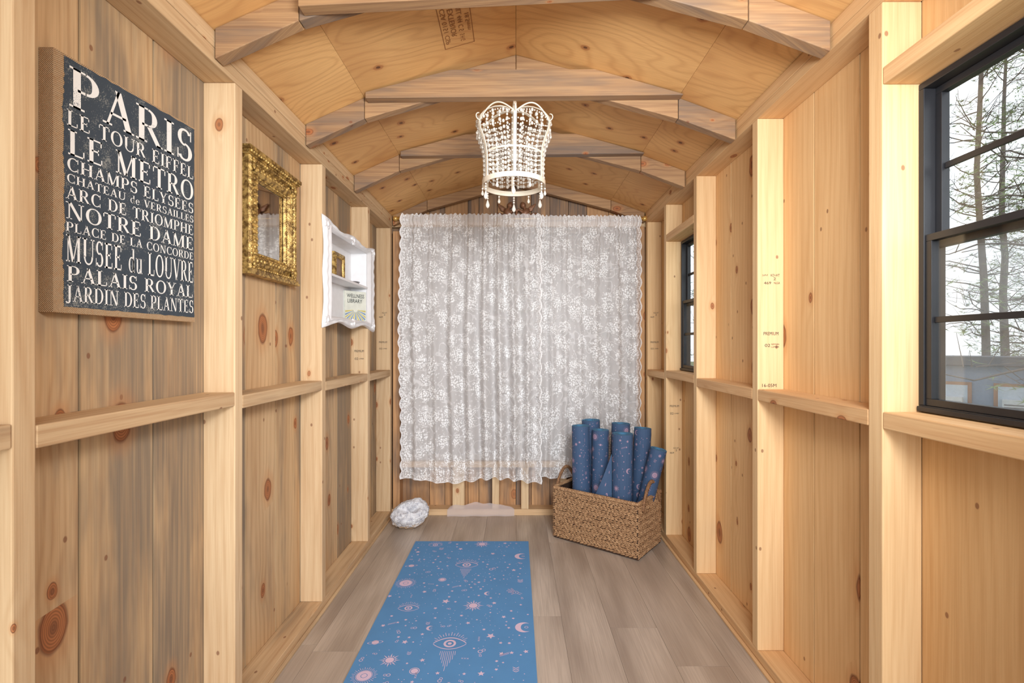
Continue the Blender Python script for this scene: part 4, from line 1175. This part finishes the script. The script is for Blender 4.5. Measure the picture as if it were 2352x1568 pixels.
hb=empty('outbuilding',(7.7,7.5,-.9));tag(hb,'low blue-grey outbuilding with dark roof edge beyond the window','building')
hb.rotation_euler=(0,0,math.radians(-46))
def hpart(name,mb,mat):
    o=mb.obj(name,mat,recenter=False);o.parent=hb;return o
M_hw=simple('blue_grey_siding',(128,142,164),.7);M_hr=simple('dark_roofing',(82,84,92),.8)
mb=MB();mb.box(-2.2,2.2,0,1.0,0,1.64);hpart('wall_block',mb,M_hw)
mb=MB();mb.box(-2.3,2.3,-.12,1.1,1.65,1.79);hpart('roof',mb,M_hr)
fm_=[simple('tan_frame',(162,114,80),.7),simple('pale_pane',(186,198,210),.4),simple('ac_case',(206,210,214),.5),M_hr]
for x in (-1.7,-.85,0,.85,1.7):
    mb=MB();mb.box(x-.30,x+.30,-.03,-.001,.75,1.38,0);mb.box(x-.25,x+.25,-.035,-.03,.80,1.33,1);mb.box(x-.2,x+.2,-.22,-.036,.82,1.14,2)
    for k in range(6): mb.box(x-.18,x+.18,-.226,-.221,.85+k*.042,.865+k*.042,3)
    hpart('building_window',mb,fm_)

# ------------------------------------------------------------------ camera, light
cam=bpy.data.cameras.new('camera');co=bpy.data.objects.new('camera',cam);COL.objects.link(co)
cam.sensor_width=36;cam.lens=F/2352*36;cam.shift_x=-9/2352;cam.shift_y=9/2352;cam.clip_start=.02
co.location=(0,0,1.07);co.rotation_euler=(math.pi/2,0,0);S.camera=co
wd=bpy.data.worlds.new('sky');S.world=wd;wd.use_nodes=True
nt=wd.node_tree;bg=nt.nodes['Background'];bg.inputs[0].default_value=(.90,.95,1.0,1);bg.inputs[1].default_value=1.75
def area(name,loc,rot,sx,sy,pw,col=(1,1,1),spread=180):
    l=bpy.data.lights.new(name,'AREA');l.shape='RECTANGLE';l.size=sx;l.size_y=sy;l.energy=pw;l.color=col;l.spread=math.radians(spread)
    o=bpy.data.objects.new(name,l);o.location=loc;o.rotation_euler=rot;COL.objects.link(o);return o
area('doorway_light',(0.35,-2.2,1.3),(math.radians(90),0,math.radians(6)),2.6,2.2,104,(.94,.97,1.0))
area('end_wall_fill',(.35,.25,1.55),(math.radians(82),0,math.radians(9)),.5,.3,19,(.92,.96,1.0),120)  # added fill light to brighten the end wall; no such lamp hangs here
S.view_settings.view_transform='Standard'
S.view_settings.look='None'
